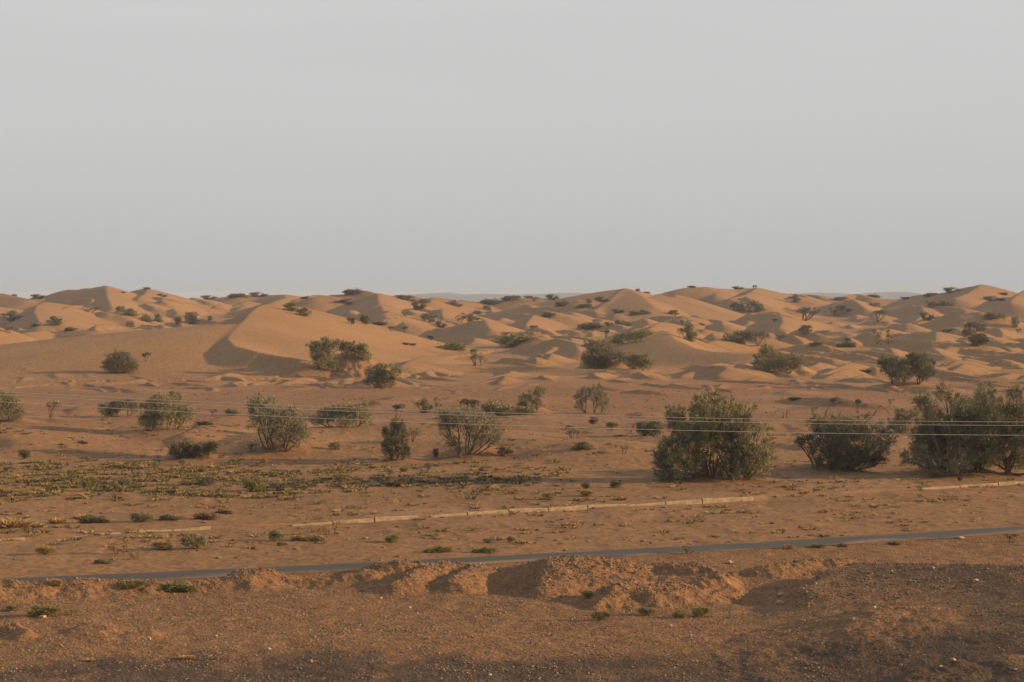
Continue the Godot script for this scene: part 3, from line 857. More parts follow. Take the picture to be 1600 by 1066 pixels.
func plants() -> void:
	var far := "shrubs on the far dunes"
	for q in [
		# on the far dunes
		["desert_shrub", "dome", "dark", 277, 507, 14, 14, "small dark round shrub, left one of a pair behind the long left dune"],
		["desert_shrub", "dome", "dark", 297, 507, 24, 22, "dark shrub, taller right one of a pair behind the long left dune"],
		["desert_shrub", "spread", "green", 454, 486, 24, 15, "green shrub just under the big dune's peak, upper of two"],
		["desert_shrub", "spread", "green", 474, 494, 26, 15, "green shrub on the big dune's right shoulder, lower of two"],
		["desert_shrub", "tree", "dark", 229, 566, 15, 15, "tiny dark tree on the sand right of the solitary round bush"],
		["desert_shrub", "spread", "grey", 1077, 533, 34, 30, "grey green shrub behind the crescent dune's bright crest"],
		["desert_shrub", "dome", "dark", 1527, 543, 36, 24, "dark shrub with a shaded hollow at its foot on the far right dunes"],
		["desert_shrub", "sparse", "olive", 1372, 538, 18, 24, "thin olive shrub in the hollow above the big dark bush, left of two"],
		["desert_shrub", "sparse", "olive", 1390, 538, 16, 22, "thin olive shrub in the hollow above the big dark bush, right of two"],
		["desert_shrub", "low", "green", 1322, 542, 28, 11, "low green shrub in the sand flat behind the wide brownish bush"],
		["desert_shrub", "low", "green", 1275, 539, 21, 7, "flat green shrub left of the low green one in the far sand flat"],
		["desert_shrub", "tree", "grey", 1262, 503, 44, 22, "spreading grey tree below the dark hump on the right dunes"],
		["desert_shrub", "sparse", "brown", 1306, 494, 26, 14, "brownish thin shrub at the foot of the dark hump on the right dunes"],
		["desert_shrub", "tree", "grey", 1376, 504, 28, 18, "small grey tree between the dark hump and the curved right dune"],
		["desert_shrub", "spread", "grey", 1520, 517, 40, 17, "wide grey shrub on the slope of the far right dunes"],
		["desert_shrub", "spread", "grey", 1585, 514, 16, 22, "grey upright shrub near the right edge on the far dunes"],
		["desert_shrub", "low", "olive", 1482, 519, 20, 6, "flat olive shrub beneath the curved right dune"],
		["desert_shrub", "sparse", "olive", 746, 572, 34, 28, "thin see-through shrub at the end of the big dune's right slope"],
		["desert_shrub", "spread", "dark", 569, 506, 17, 17, "small dark shrub behind the big dune's right slope, tallest there"],
		["desert_shrub", "spread", "brown", 547, 507, 14, 12, "brownish shrub left of the tallest one behind the big dune"],
		["desert_shrub", "low", "dark", 592, 508, 24, 8, "dark low shrub right of the tallest one behind the big dune"],
		["desert_shrub", "tree", "dark", 633, 522, 10, 12, "tiny lone tree on the flat behind the big dune's right slope"],
		["desert_shrub", "tree", "dark", 611, 518, 12, 8, "dark fallen shrub left of the tiny lone tree"],
		["desert_shrub", "low", "green", 805, 538, 58, 11, "long green strip of shrub on the middle dunes"],
		["desert_shrub", "sparse", "grey", 793, 530, 26, 12, "grey thin shrub standing over the long green strip"],
		["desert_shrub", "low", "green", 703, 547, 46, 7, "thin line of green shrub at the edge of the big dune's apron"],
		["desert_shrub", "spread", "brown", 671, 531, 14, 8, "small brown shrub on the flat right of the tiny lone tree"],
		["desert_shrub", "tuft", "brown", 634, 539, 9, 7, "brown tuft on the big dune's right slope, left of two"],
		["desert_shrub", "tuft", "brown", 645, 540, 9, 7, "brown tuft on the big dune's right slope, right of two"],
		["desert_shrub", "spread", "grey", 1150, 487, 26, 16, "grey shrub on the dune right of the pointed dune, left of two"],
		["desert_shrub", "spread", "olive", 1178, 489, 32, 18, "olive shrub on the dune right of the pointed dune, right of two"],
		["desert_shrub", "sparse", "olive", 1068, 505, 26, 10, "thin shrub at the back of the hollow right of the pointed dune"],
		["desert_shrub", "low", "grey", 1000, 492, 30, 8, "grey low shrub under the pointed dune's foot"],
		["desert_shrub", "low", "dark", 922, 513, 36, 12, "dark shrubs in the shaded hollow left of the crescent dune"],
		["desert_shrub", "tree", "dark", 948, 530, 10, 14, "thin bare stemmed shrub left of the crescent dune's crest"],
		["desert_shrub", "spread", "grey", 735, 503, 22, 12, "grey shrub on the middle far dunes above the long green strip"],
		["desert_shrub", "spread", "grey", 666, 503, 26, 16, "brush of grey twigs on the dune left of the middle"],
		["desert_shrub", "spread", "grey", 20, 502, 40, 18, "grey brush in the shaded flank at the left edge"],
		["desert_shrub", "spread", "olive", 85, 508, 30, 14, "olive brush at the foot of the left far dune"],
		["desert_shrub", "low", "dark", 56, 510, 18, 7, "dark low shrub in the shade under the left far dune"],
		["desert_shrub", "spread", "olive", 200, 494, 26, 13, "olive shrub in the hollow left of the long dune, left of three"],
		["desert_shrub", "spread", "olive", 226, 502, 26, 12, "olive shrub in the hollow left of the long dune, middle of three"],
		["desert_shrub", "spread", "olive", 245, 503, 16, 15, "olive shrub in the hollow left of the long dune, right of three"],
		["desert_shrub", "sparse", "brown", 140, 489, 30, 10, "brown thin shrub on the left far dune's middle"],
		["desert_shrub", "sparse", "brown", 12, 520, 20, 10, "brownish shrub on the pale sand at the left edge"],
		["desert_shrub", "spread", "olive", 327, 501, 10, 9, "single small olive shrub behind the long dune's high end"],
		["desert_shrub", "low", "dark", 1355, 583, 24, 5, "dark driftwood-like low shrub before the dune foot on the right"],
		["desert_shrub", "spread", "dark", 1325, 533, 11, 5, "small dark shrub above the low green one in the far sand flat"],
		["desert_shrub", "sparse", "brown", 1220, 532, 18, 8, "brown thin shrub right of the row of dark bushes"],
		["desert_shrub", "low", "olive", 1555, 497, 40, 8, "flat olive brush high on the right dunes"],
		["desert_shrub", "low", "grey", 1470, 478, 34, 9, "grey brush on the slope right of the curved right dune's top"],
	]: plant(q[0], q[1], q[2], q[3], q[4], q[5], q[6], q[7], far)
	var sky := "shrubs along the skyline"
	for q in [
		["skyline_shrub", "dome", "dusk", 22, 462, 10, 5, "dark speck of shrub on the skyline near the left edge"],
		["skyline_shrub", "spread", "dusk", 58, 467, 26, 7, "dark shrubs on the skyline left of the left peak"],
		["skyline_shrub", "dome", "dusk", 192, 458, 10, 4, "dark shrub in the skyline dip between the two left peaks"],
		["skyline_shrub", "dome", "dusk", 229, 452, 14, 4, "dark shrub topping the second left peak"],
		["skyline_shrub", "spread", "dusk", 252, 463, 16, 7, "dark shrub on the right slope of the second left peak"],
		["skyline_shrub", "spread", "dusk", 325, 466, 28, 7, "long dark shrub on the skyline right of the left dip"],
		["skyline_shrub", "spread", "dusk", 372, 464, 32, 11, "bushy dark shrubs on the skyline above the big dune's left"],
		["skyline_shrub", "spread", "dusk", 402, 463, 30, 9, "dark shrubs on the skyline left of the big dune's peak"],
		["skyline_shrub", "dome", "dusk", 476, 467, 14, 4, "flat dark shrub on the skyline right of the big dune's peak"],
		["skyline_shrub", "dome", "dusk", 552, 460, 34, 8, "dark shrub cap on the dune top left of the picture's middle"],
		["skyline_shrub", "spread", "brown", 535, 474, 32, 12, "brown brush on the slope below the capped dune top"],
		["skyline_shrub", "spread", "dusk", 630, 468, 36, 13, "bushy dark shrub on the skyline left of the distant hills"],
		["skyline_shrub", "spread", "grey", 662, 473, 22, 10, "grey shrub on the skyline before the distant hills"],
		["skyline_shrub", "spread", "grey", 710, 478, 30, 14, "grey brush before the distant hills, left of the low gap"],
		["skyline_shrub", "dome", "dusk", 768, 476, 38, 10, "dark shrubs at the right end of the low gap in the skyline"],
		["skyline_shrub", "spread", "dusk", 800, 470, 34, 8, "dark shrub row before the right part of the distant hills"],
		["skyline_shrub", "dome", "dusk", 826, 465, 18, 6, "dark shrub cap left of the upright one on the skyline"],
		["skyline_shrub", "spread", "dusk", 862, 469, 22, 14, "upright dark shrub on the skyline left of the pointed dune"],
		["skyline_shrub", "dome", "brown", 880, 478, 28, 14, "brown brush below the upright skyline shrub"],
		["skyline_shrub", "spread", "dusk", 940, 471, 26, 12, "dark shrubs on the upper left flank of the pointed dune"],
		["skyline_shrub", "spread", "dusk", 915, 481, 28, 12, "dark shrubs on the lower left flank of the pointed dune"],
		["skyline_shrub", "spread", "grey", 996, 455, 8, 7, "tiny shrub on the skyline just right of the pointed dune"],
		["skyline_shrub", "dome", "grey", 1010, 457, 12, 4, "second tiny shrub right of the pointed dune, in the skyline dip"],
		["skyline_shrub", "dome", "grey", 1080, 449, 16, 3, "thin line of shrub on the long right-hand ridge's left top"],
		["skyline_shrub", "spread", "dusk", 1152, 451, 20, 5, "dark shrubs along the long right-hand ridge's shaded dip"],
		["skyline_shrub", "tree", "dusk", 1179, 450, 10, 6, "tiny tree marking the right end of the long ridge"],
		["skyline_shrub", "dome", "dusk", 1365, 465, 24, 9, "dark shrub cap on the skyline right of the dark hump"],
		["skyline_shrub", "dome", "dusk", 1415, 468, 18, 6, "dark shrub in the skyline dip before the right peak"],
		["skyline_shrub", "spread", "dusk", 1488, 457, 34, 9, "dark shrubs on the left flank of the right peak"],
		["skyline_shrub", "spread", "dusk", 1455, 463, 26, 6, "sparser dark shrubs lower on the right peak's left flank"],
		["skyline_shrub", "dome", "dusk", 1568, 461, 16, 6, "dark shrub in the dip right of the right peak"],
		["skyline_shrub", "spread", "dusk", 1550, 471, 34, 9, "dark brush in the shaded slope under the right peak"],
		["skyline_shrub", "spread", "dusk", 1312, 470, 28, 7, "dark shrubs along the top of the dark hump"],
	]: plant(q[0], q[1], q[2], q[3], q[4], q[5], q[6], q[7], sky)
	rng.seed = 515
	var spots := []
	for k in 52: spots.append([rng.randf_range(5.0, 1595.0), rng.randf_range(472.0, 524.0), rng.randf_range(9.0, 24.0), rng.randf_range(0.35, 0.7), rng.randi() % 4])
	var marks := [[110, 455, "the left skyline peak"], [230, 455, "the second left peak"], [56, 488, "the left far dune's bright face"], [285, 500, "the pair of dark shrubs"], [465, 484, "the big dune's two green shrubs"], [560, 458, "the capped dune top"], [569, 500, "the shrub behind the big dune"], [690, 486, "the blunt dune left of the middle"], [757, 505, "the middle dune's crest"], [805, 532, "the long green strip"], [862, 464, "the upright skyline shrub"], [975, 455, "the pointed dune"], [1043, 518, "the crescent dune's tip"], [1100, 450, "the long right-hand ridge"], [1218, 490, "the small steep dune"], [1165, 530, "the row of dark bushes"], [1320, 475, "the dark hump"], [1437, 480, "the curved right dune"], [1530, 447, "the right peak"], [1527, 535, "the far right shaded hollow"]]
	var used := {}
	for q in spots:
		if q[0] > 300.0 and q[0] < 620.0 and q[1] > 474.0: continue
		var best: Array = marks[0]
		for m in marks:
			if Vector2(m[0] - q[0], (m[1] - q[1]) * 2.0).length() < Vector2(best[0] - q[0], (best[1] - q[1]) * 2.0).length(): best = m
		var off := Vector2(q[0] - best[0], (q[1] - best[1]) * 2.0)
		var side: String = ("right of " if off.x > 0.0 else "left of ") if absf(off.x) > absf(off.y) else ("below " if off.y > 0.0 else "above ")
		if absf(off.x) > 12.0 and absf(off.y) > 12.0: side = ("below and " if off.y > 0.0 else "above and ") + ("right of " if off.x > 0.0 else "left of ")
		var word: String = ["grey bushy shrub ", "brown wispy shrub ", "olive flat shrub ", "dark bushy shrub "][q[4]]
		var label: String = word + side + best[2]
		if used.has(label): continue
		used[label] = true
		plant("far_shrub", ["spread", "sparse", "low", "spread"][q[4]], ["grey", "brown", "olive", "dusk"][q[4]], q[0], q[1], q[2], q[2] * q[3], label, "specks of shrub on the far dune slopes")
	var plain := "small plants on the plain"
	for q in [
		["desert_shrub", "tree", "olive", 81, 654, 22, 27, "small bare-stemmed tree standing alone left of the long low dark bush"],
		["desert_shrub", "tree", "grey", 624, 656, 28, 25, "small crooked tree with a flat crown left of the middle"],
		["desert_shrub", "spread", "grey", 664, 646, 32, 26, "small spreading shrub on a short trunk, right of the crooked tree"],
		["desert_shrub", "sparse", "olive", 684, 641, 16, 22, "thin upright olive shrub touching the small spreading one"],
		["desert_shrub", "spread", "brown", 731, 643, 34, 23, "brownish shrub above the open grey bush"],
		["desert_shrub", "low", "olive", 790, 648, 80, 7, "long low strip of olive growth behind the sand slope in the middle"],
		["desert_shrub", "dome", "olive", 362, 650, 24, 13, "olive shrub on top of the rippled dune crest on the left"],
		["desert_shrub", "sparse", "brown", 333, 651, 16, 12, "brown twiggy shrub left of the rippled crest's olive shrub"],
		["desert_shrub", "low", "dark", 318, 664, 26, 10, "dark twigs along the shaded side of the rippled crest"],
		["desert_shrub", "sparse", "grey", 395, 706, 22, 14, "small grey twiggy shrub left of the leaning trunks"],
		["desert_shrub", "spread", "grey", 520, 703, 22, 14, "small grey shrub on the sand between the leaning and the narrow bush"],
		["desert_shrub", "dome", "dark", 680, 716, 11, 17, "small dark upright plant left of the open grey bush"],
		["desert_shrub", "spread", "dark", 791, 713, 26, 16, "small dark shrub right of the open grey bush"],
		["desert_shrub", "sparse", "grey", 640, 692, 40, 24, "very thin twiggy shrub right of the narrow dark bush"],
		["desert_shrub", "dome", "dark", 37, 717, 22, 17, "small dark shrub alone on the sand near the left edge"],
		["desert_shrub", "low", "dark", 128, 694, 16, 8, "dark small shrub on a shaded line of sand, left"],
		["desert_shrub", "low", "dark", 95, 697, 9, 5, "tiny dark shrub at the left end of the shaded line of sand"],
		["desert_shrub", "dome", "dark", 928, 663, 16, 13, "small dark shrub below the bush with several trunks"],
		["desert_shrub", "dome", "olive", 956, 668, 24, 10, "low olive shrub right of the small dark one in the middle"],
		["desert_shrub", "sparse", "olive", 898, 686, 36, 22, "pale open shrub on the sand slope, upper of two right of the middle"],
		["desert_shrub", "spread", "olive", 905, 703, 40, 15, "pale low shrub on the sand slope, lower of two right of the middle"],
		["desert_shrub", "sparse", "grey", 975, 709, 18, 14, "thin grey shrub left of the largest bush's shadow"],
		["desert_shrub", "low", "dark", 1243, 626, 20, 6, "flat dark shrub on the plain behind the largest bush"],
		["desert_shrub", "dome", "grey", 1306, 632, 20, 12, "round grey crown beside a leaning dead stump"],
		["desert_shrub", "tree", "green", 1343, 646, 16, 24, "small green tree with a spread foot, right of the leaning stump"],
		["desert_shrub", "sparse", "grey", 1273, 648, 12, 14, "small pale shrub left of the leaning stump"],
		["desert_shrub", "sparse", "grey", 1393, 632, 12, 10, "tiny pale shrub right of the bent dead branch"],
		["desert_shrub", "dome", "grey", 1052, 664, 22, 20, "grey upright shrub touching the largest bush's upper left"],
		["desert_shrub", "dome", "grey", 320, 759, 34, 20, "rounded grey green shrub in the green strip, left of a close pair"],
		["desert_shrub", "dome", "grey", 316, 740, 18, 10, "pale grey shrub just behind the rounded one in the green strip"],
		["desert_shrub", "dome", "grey", 285, 727, 12, 11, "small grey ball-shaped shrub under the cushion bush"],
		["desert_shrub", "dome", "green", 398, 768, 34, 28, "green shrub in the green strip, left of a close pair"],
		["desert_shrub", "dome", "grey", 434, 767, 34, 18, "grey green low shrub in the green strip, right of a close pair"],
		["desert_shrub", "dome", "green", 139, 768, 26, 27, "green shrub at the lower edge of the green strip on the left"],
		["desert_shrub", "dome", "grey", 196, 762, 22, 18, "grey shrub in the green strip, right of the green one on the left"],
		["desert_shrub", "spread", "green", 533, 752, 26, 14, "green shrub at the left end of the shaded strip"],
		["desert_shrub", "low", "brown", 617, 760, 28, 12, "brown shrub in the shaded strip"],
		["desert_shrub", "spread", "straw", 412, 727, 18, 12, "straw coloured shrub below the leaning trunks"],
		["desert_shrub", "tuft", "green", 631, 737, 12, 14, "green tuft below the narrow dark bush"],
		["desert_shrub", "dome", "dark", 962, 763, 20, 12, "small dark ball shrub left of the largest bush's foot"],
		["desert_shrub", "dome", "dark", 914, 764, 16, 11, "dark shrub behind the pale ball shrub"],
		["desert_shrub", "dome", "straw", 916, 776, 24, 13, "pale straw ball shrub by a dark hollow in the sand"],
		["desert_shrub", "spread", "straw", 856, 782, 28, 14, "straw shrub on a small sand heap left of the pale ball shrub"],
		["desert_shrub", "dome", "dark", 1501, 752, 9, 9, "tiny dark plant before the huge bush at the right edge"],
		["desert_shrub", "low", "olive", 1470, 744, 42, 9, "low weeds at the foot of the huge bush's left part"],
		# between the edging and the road, and before the road
		["dry_shrub", "tuft", "straw", 20, 825, 44, 16, "broad straw coloured shrub at the left edge above the concrete edging"],
		["dry_shrub", "tuft", "straw", 57, 824, 20, 9, "small straw shrub right of the broad one at the left edge"],
		["dry_shrub", "tuft", "straw", 90, 818, 22, 11, "straw shrub left of the dark low one above the edging"],
		["dry_shrub", "tuft", "straw", 126, 812, 18, 10, "straw shrub touching the dark low one from behind"],
		["dry_shrub", "low", "dark", 146, 817, 36, 12, "dark green low shrub among straw ones above the concrete edging"],
		["dry_shrub", "dome", "olive", 222, 816, 36, 13, "olive round shrub right of the dark low one above the edging"],
		["dry_shrub", "low", "olive", 268, 813, 34, 10, "olive low shrub, third from the dark one above the edging"],
		["dry_shrub", "low", "brown", 322, 812, 32, 11, "brown shrub above the edging's gap on the left"],
		["dry_shrub", "low", "brown", 350, 803, 26, 8, "small brown shrub up right of the brown one above the edging"],
		["dry_shrub", "dome", "olive", 305, 858, 40, 22, "round olive shrub on the sand slope between edging and road"],
		["dry_shrub", "dome", "straw", 252, 859, 34, 13, "straw low shrub left of the round olive one on the slope"],
		["dry_shrub", "dome", "olive", 430, 846, 26, 16, "olive shrub on the slope with a dark shadow on its left"],
		["dry_shrub", "low", "olive", 441, 853, 14, 7, "small olive shrub under the one with a dark shadow on the slope"],
		["dry_shrub", "low", "straw", 467, 845, 28, 10, "straw shrub on the slope, left half of a long pair"],
		["dry_shrub", "low", "straw", 494, 846, 30, 12, "straw shrub on the slope, right half of a long pair"],
		["dry_shrub", "sparse", "straw", 517, 836, 34, 17, "thin straw shrub just under the concrete edging"],
		["dry_shrub", "dome", "green", 614, 848, 22, 11, "small green shrub alone on the slope above the road"],
		["dry_shrub", "dome", "olive", 762, 849, 14, 7, "tiny olive shrub on the slope, left of two near the middle"],
		["dry_shrub", "dome", "olive", 798, 848, 14, 9, "tiny olive shrub on the slope, right of two near the middle"],
		["dry_shrub", "low", "green", 684, 864, 36, 7, "flat green weeds beside the road left of the middle"],
		["dry_shrub", "low", "green", 756, 864, 30, 7, "flat green weeds beside the road near the middle"],
		["dry_shrub", "dome", "straw", 70, 866, 30, 13, "straw shrub low on the slope at the left"],
		["dry_shrub", "sparse", "straw", 187, 866, 32, 20, "thin straw shrub on the slope with a brown base"],
		["dry_shrub", "low", "olive", 160, 881, 24, 8, "small olive shrub by the road's far side on the left"],
		["dry_shrub", "sparse", "straw", 212, 875, 18, 11, "wispy straw shrub right of the small olive one by the road"],
		["dry_shrub", "dome", "straw", 88, 916, 18, 11, "pale straw shrub in front of a stone heap on the left"],
		["dry_shrub", "dome", "green", 208, 921, 34, 13, "bright green low shrub right of the left stone heap"],
		["dry_shrub", "low", "green", 276, 925, 48, 9, "dark green flat shrub on the gravel, right of the bright one"],
		["dry_shrub", "dome", "green", 68, 963, 46, 15, "largest green shrub on the near gravel at the left"],
		["dry_shrub", "dome", "olive", 17, 955, 20, 9, "small olive shrub left of the largest green one on the gravel"],
		["dry_shrub", "sparse", "green", 115, 960, 16, 6, "tiny green weed right of the largest green shrub on the gravel"],
		["dry_shrub", "dome", "green", 940, 969, 28, 13, "green ball shrub at the foot of the twin earth heaps, leftmost of four"],
		["dry_shrub", "dome", "olive", 1010, 962, 28, 11, "olive ball shrub before the twin earth heaps, second of four"],
		["dry_shrub", "dome", "green", 1064, 966, 24, 10, "flat green shrub before the twin earth heaps, third of four"],
		["dry_shrub", "dome", "green", 1095, 964, 26, 14, "round green shrub right of the twin earth heaps, rightmost of four"],
		["dry_shrub", "dome", "green", 919, 935, 16, 10, "small yellow green shrub in the shade of the twin heaps"],
		["dry_shrub", "sparse", "olive", 1075, 866, 18, 12, "faint thin weed growing at the road's near edge"],
		["dry_shrub", "low", "straw", 1231, 858, 16, 8, "straw weed below the road, leftmost of three on the right"],
		["dry_shrub", "low", "olive", 1277, 856, 20, 7, "olive weed below the road, middle of three on the right"],
		["dry_shrub", "low", "green", 1316, 855, 14, 6, "bright green weed below the road, rightmost of three"],
		["dry_shrub", "low", "dark", 1396, 852, 16, 6, "dark small weed below the road with a long shadow"],
		["dry_shrub", "sparse", "brown", 1580, 848, 22, 12, "brown twiggy weed near the road at the right edge"],
		["dry_shrub", "tuft", "straw", 292, 1030, 20, 8, "straw tuft on the dark gravel at the bottom left"],
		["dry_shrub", "tuft", "straw", 140, 1034, 14, 6, "small straw tuft at the bottom left corner's gravel"],
	]: plant(q[0], q[1], q[2], q[3], q[4], q[5], q[6], q[7], plain)

# ---------------------------------------------------------------- dead wood, stones, road, edging, wires

func stick(called: String, y: float, pts: Array, r: float, label: String) -> void:
	# a dead trunk: branches of [x, y] in the picture, the first one starting at its foot
	var x0: float = pts[0][0][0]
	var d := hit(x0, y)
	var s := d / FOCAL
	var root := Node3D.new()
	root.name = numbered(called)
	add_child(root)
	root.position = Vector3((x0 - 800.0) * s, height((x0 - 800.0) * s, d), -d)
	rng.seed = int(x0)
	var first := true
	for br in pts:
		var b := Mb.new()
		var p := []
		for q in br: p.append(Vector3((q[0] - x0) * s, (y - q[1]) * s - (0.06 if q == br[0] and first else 0.0), rng.randf_range(-0.08, 0.08) if q != br[0] else 0.0))
		b.tube(p, r if first else r * 0.6, r * 0.35, 6, Color(0.13, 0.082, 0.056))
		put("trunk" if first else "branch", b.mesh(), M.bark, root)
		first = false
	tag(root, label, "dead wood", "dead stumps and branches on the plain")

func pebble(seed_: int) -> ArrayMesh:
	rng.seed = seed_
	var b := Mb.new()
	var t := SphereMesh.new()
	t.radius = 0.5
	t.height = 0.8
	t.radial_segments = 7
	t.rings = 3
	var a := t.get_mesh_arrays()
	var v: PackedVector3Array = a[Mesh.ARRAY_VERTEX]
	for k in v.size():
		var q := v[k]
		var w := sin(q.x * 7.3 + seed_) * 0.14 + sin(q.y * 9.1 + q.z * 5.0 + seed_ * 2.0) * 0.14
		v[k] = q * (1.0 + w)
	b.v = v
	for k in v.size(): b.c.append(Color.WHITE)
	b.i = a[Mesh.ARRAY_INDEX]
	return b.mesh()

func scatter(called: String, mesh: Mesh, mat: Material, list: Array, label: String, cat: String) -> void:
	var mm := MultiMesh.new()
	mm.transform_format = MultiMesh.TRANSFORM_3D
	mm.use_colors = true
	mm.mesh = mesh
	mm.instance_count = list.size()
	for k in list.size():
		mm.set_instance_transform(k, list[k][0])
		mm.set_instance_color(k, list[k][1])
	var o := MultiMeshInstance3D.new()
	o.name = numbered(called)
	o.multimesh = mm
	o.material_override = mat
	add_child(o, true)
	tag(o, label, cat, "", "stuff")

func stones() -> void:
	rng.seed = 77
	var a := []
	var a2 := []
	var tones := [Color(0.34, 0.225, 0.14), Color(0.28, 0.18, 0.115), Color(0.22, 0.155, 0.11), Color(0.36, 0.25, 0.165), Color(0.17, 0.125, 0.10)]
	var tries := 0
	while a.size() + a2.size() < 46000 and tries < 300000:
		tries += 1
		var d := rng.randf_range(48.0, 73.0)
		var x := rng.randf_range(-0.31, 0.31) * d
		var far := road_d(x) - d
		if far < 1.6: continue
		var y := height(x, d)
		var heap := ss(0.16, 0.42, y) * ss(58.0, 61.0, d)
		var patch := ss(-0.05, 0.4, n_fine.get_noise_2d(x * 1.6 + 40.0, d * 1.1))
		if rng.randf() > 0.07 + 0.55 * patch + 0.7 * heap: continue
		var s := 0.012 + 0.058 * pow(rng.randf(), 4.0) * (1.0 + 0.5 * heap)
		var t := Transform3D(Basis.from_euler(Vector3(rng.randf() * TAU, rng.randf() * TAU, rng.randf() * TAU)).scaled(Vector3(1, 0.8, 1) * s * rng.randf_range(0.8, 1.3)), Vector3(x, y + s * 0.18, -d))
		var c: Color = tones[rng.randi() % 5]
		c = c * rng.randf_range(0.6, 0.95)
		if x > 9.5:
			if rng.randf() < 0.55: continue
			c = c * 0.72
		if rng.randf() < 0.006: c = Color(0.45, 0.38, 0.31)
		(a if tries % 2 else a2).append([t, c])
	scatter("gravel", pebble(3), M.stone, a, "loose brown gravel stones strewn over the near ground and the earth heaps", "gravel")
	scatter("gravel", pebble(11), M.stone, a2, "second mix of angular gravel stones over the near ground", "gravel")
	# scattered clods and stones beyond the road
	var c2 := []
	for k in 6500:
		var d := rng.randf_range(72.0, 200.0)
		var x := rng.randf_range(-0.31, 0.31) * d
		if d < road_d(x) + 1.6: continue
		if n_fine.get_noise_2d(x * 0.8, d * 0.5) < rng.randf_range(-0.2, 0.3): continue
		var s := 0.05 + 0.16 * pow(rng.randf(), 3.0)
		var c: Color = tones[rng.randi() % 3] * rng.randf_range(0.45, 0.9)
		c2.append([Transform3D(Basis.from_euler(Vector3(rng.randf() * 0.5, rng.randf() * TAU, 0.0)).scaled(Vector3(1.4, 0.8, 1) * s), Vector3(x, height(x, d) + s * 0.1, -d)), c])
	scatter("clods", pebble(5), M.stone, c2, "scattered earth clods and small stones on the plain beyond the road", "stones")
	# single stones that stand out
	for q in [
		[1490, 1035, 9, 6, Color(0.50, 0.32, 0.16), "largest yellowish stone on the sunlit patch at the bottom right"],
		[1470, 1044, 6, 4, Color(0.46, 0.33, 0.20), "small yellowish stone just below the largest yellowish one"],
		[1587, 1050, 6, 4, Color(0.42, 0.30, 0.19), "light brown stone near the bottom right corner"],
		[1408, 1042, 6, 4, Color(0.44, 0.38, 0.32), "pale stone left of the sunlit patch at the bottom right"],
		[1525, 908, 9, 4, Color(0.50, 0.44, 0.38), "flat whitish stone on the dark gravel bench"],
		[1459, 889, 6, 4, Color(0.52, 0.46, 0.40), "whitish stone on the far edge of the gravel bench"],
		[1394, 894, 5, 4, Color(0.46, 0.40, 0.33), "pale stone on the bench, left of the one on its far edge"],
		[1366, 951, 6, 4, Color(0.50, 0.47, 0.42), "pale stone beside a dark hollow of the bench"],
		[1333, 969, 5, 4, Color(0.48, 0.44, 0.40), "pale stone on the dark swell below the hollow"],
		[1140, 882, 14, 7, Color(0.36, 0.27, 0.19), "big block behind the right end of the long earth heap"],
		[1502, 844, 10, 5, Color(0.48, 0.38, 0.27), "pale stone on the sand slope right, below the road"],
		[1220, 932, 12, 9, Color(0.44, 0.30, 0.18), "upper block at the broken tip of the gravel bench"],
		[1219, 945, 12, 8, Color(0.44, 0.31, 0.19), "lower block at the broken tip of the gravel bench"],
		[233, 1000, 7, 6, Color(0.46, 0.34, 0.24), "light stone by the dark patches at the lower left"],
		[66, 966, 13, 5, Color(0.48, 0.31, 0.15), "yellow stone before the largest green shrub on the gravel"],
		[485, 1036, 10, 6, Color(0.40, 0.22, 0.13), "reddish slab on the dark gravel at the bottom"],
		[420, 1017, 8, 5, Color(0.44, 0.33, 0.24), "light stone on the dark gravel left of the reddish slab"],
		[766, 1057, 6, 4, Color(0.55, 0.50, 0.45), "white stone at the very bottom near the middle"],
		[640, 951, 6, 4, Color(0.48, 0.38, 0.29), "lone pale stone on the open gravel in the middle"],
		[595, 936, 5, 4, Color(0.44, 0.33, 0.24), "pale stone left of the lone one on the open gravel"],
		[1048, 980, 6, 4, Color(0.46, 0.34, 0.24), "light stone below the flat green shrub"],
		[1478, 742, 6, 4, Color(0.50, 0.45, 0.42), "whitish stone under the huge bush's left part"],
	]:
		var d := hit(q[0], q[1])
		var s := d / FOCAL
		var b: ArrayMesh = kinds.get("rock%d" % (int(q[0]) % 4), null)
		if b == null:
			b = pebble(20 + int(q[0]) % 4)
			kinds["rock%d" % (int(q[0]) % 4)] = b
		var m := StandardMaterial3D.new()
		m.albedo_color = (q[4] * 0.68).linear_to_srgb()
		m.roughness = 0.9
		var o := put("stone", b, m, self)
		o.position = Vector3((q[0] - 800.0) * s, height((q[0] - 800.0) * s, d) + q[3] * s * 0.25, -d)
		o.basis = Basis(Vector3.UP, q[0]).scaled(Vector3(q[2], q[3] * 1.25, q[2]) * s)
		tag(o, q[5], "stone", "single stones that stand out")

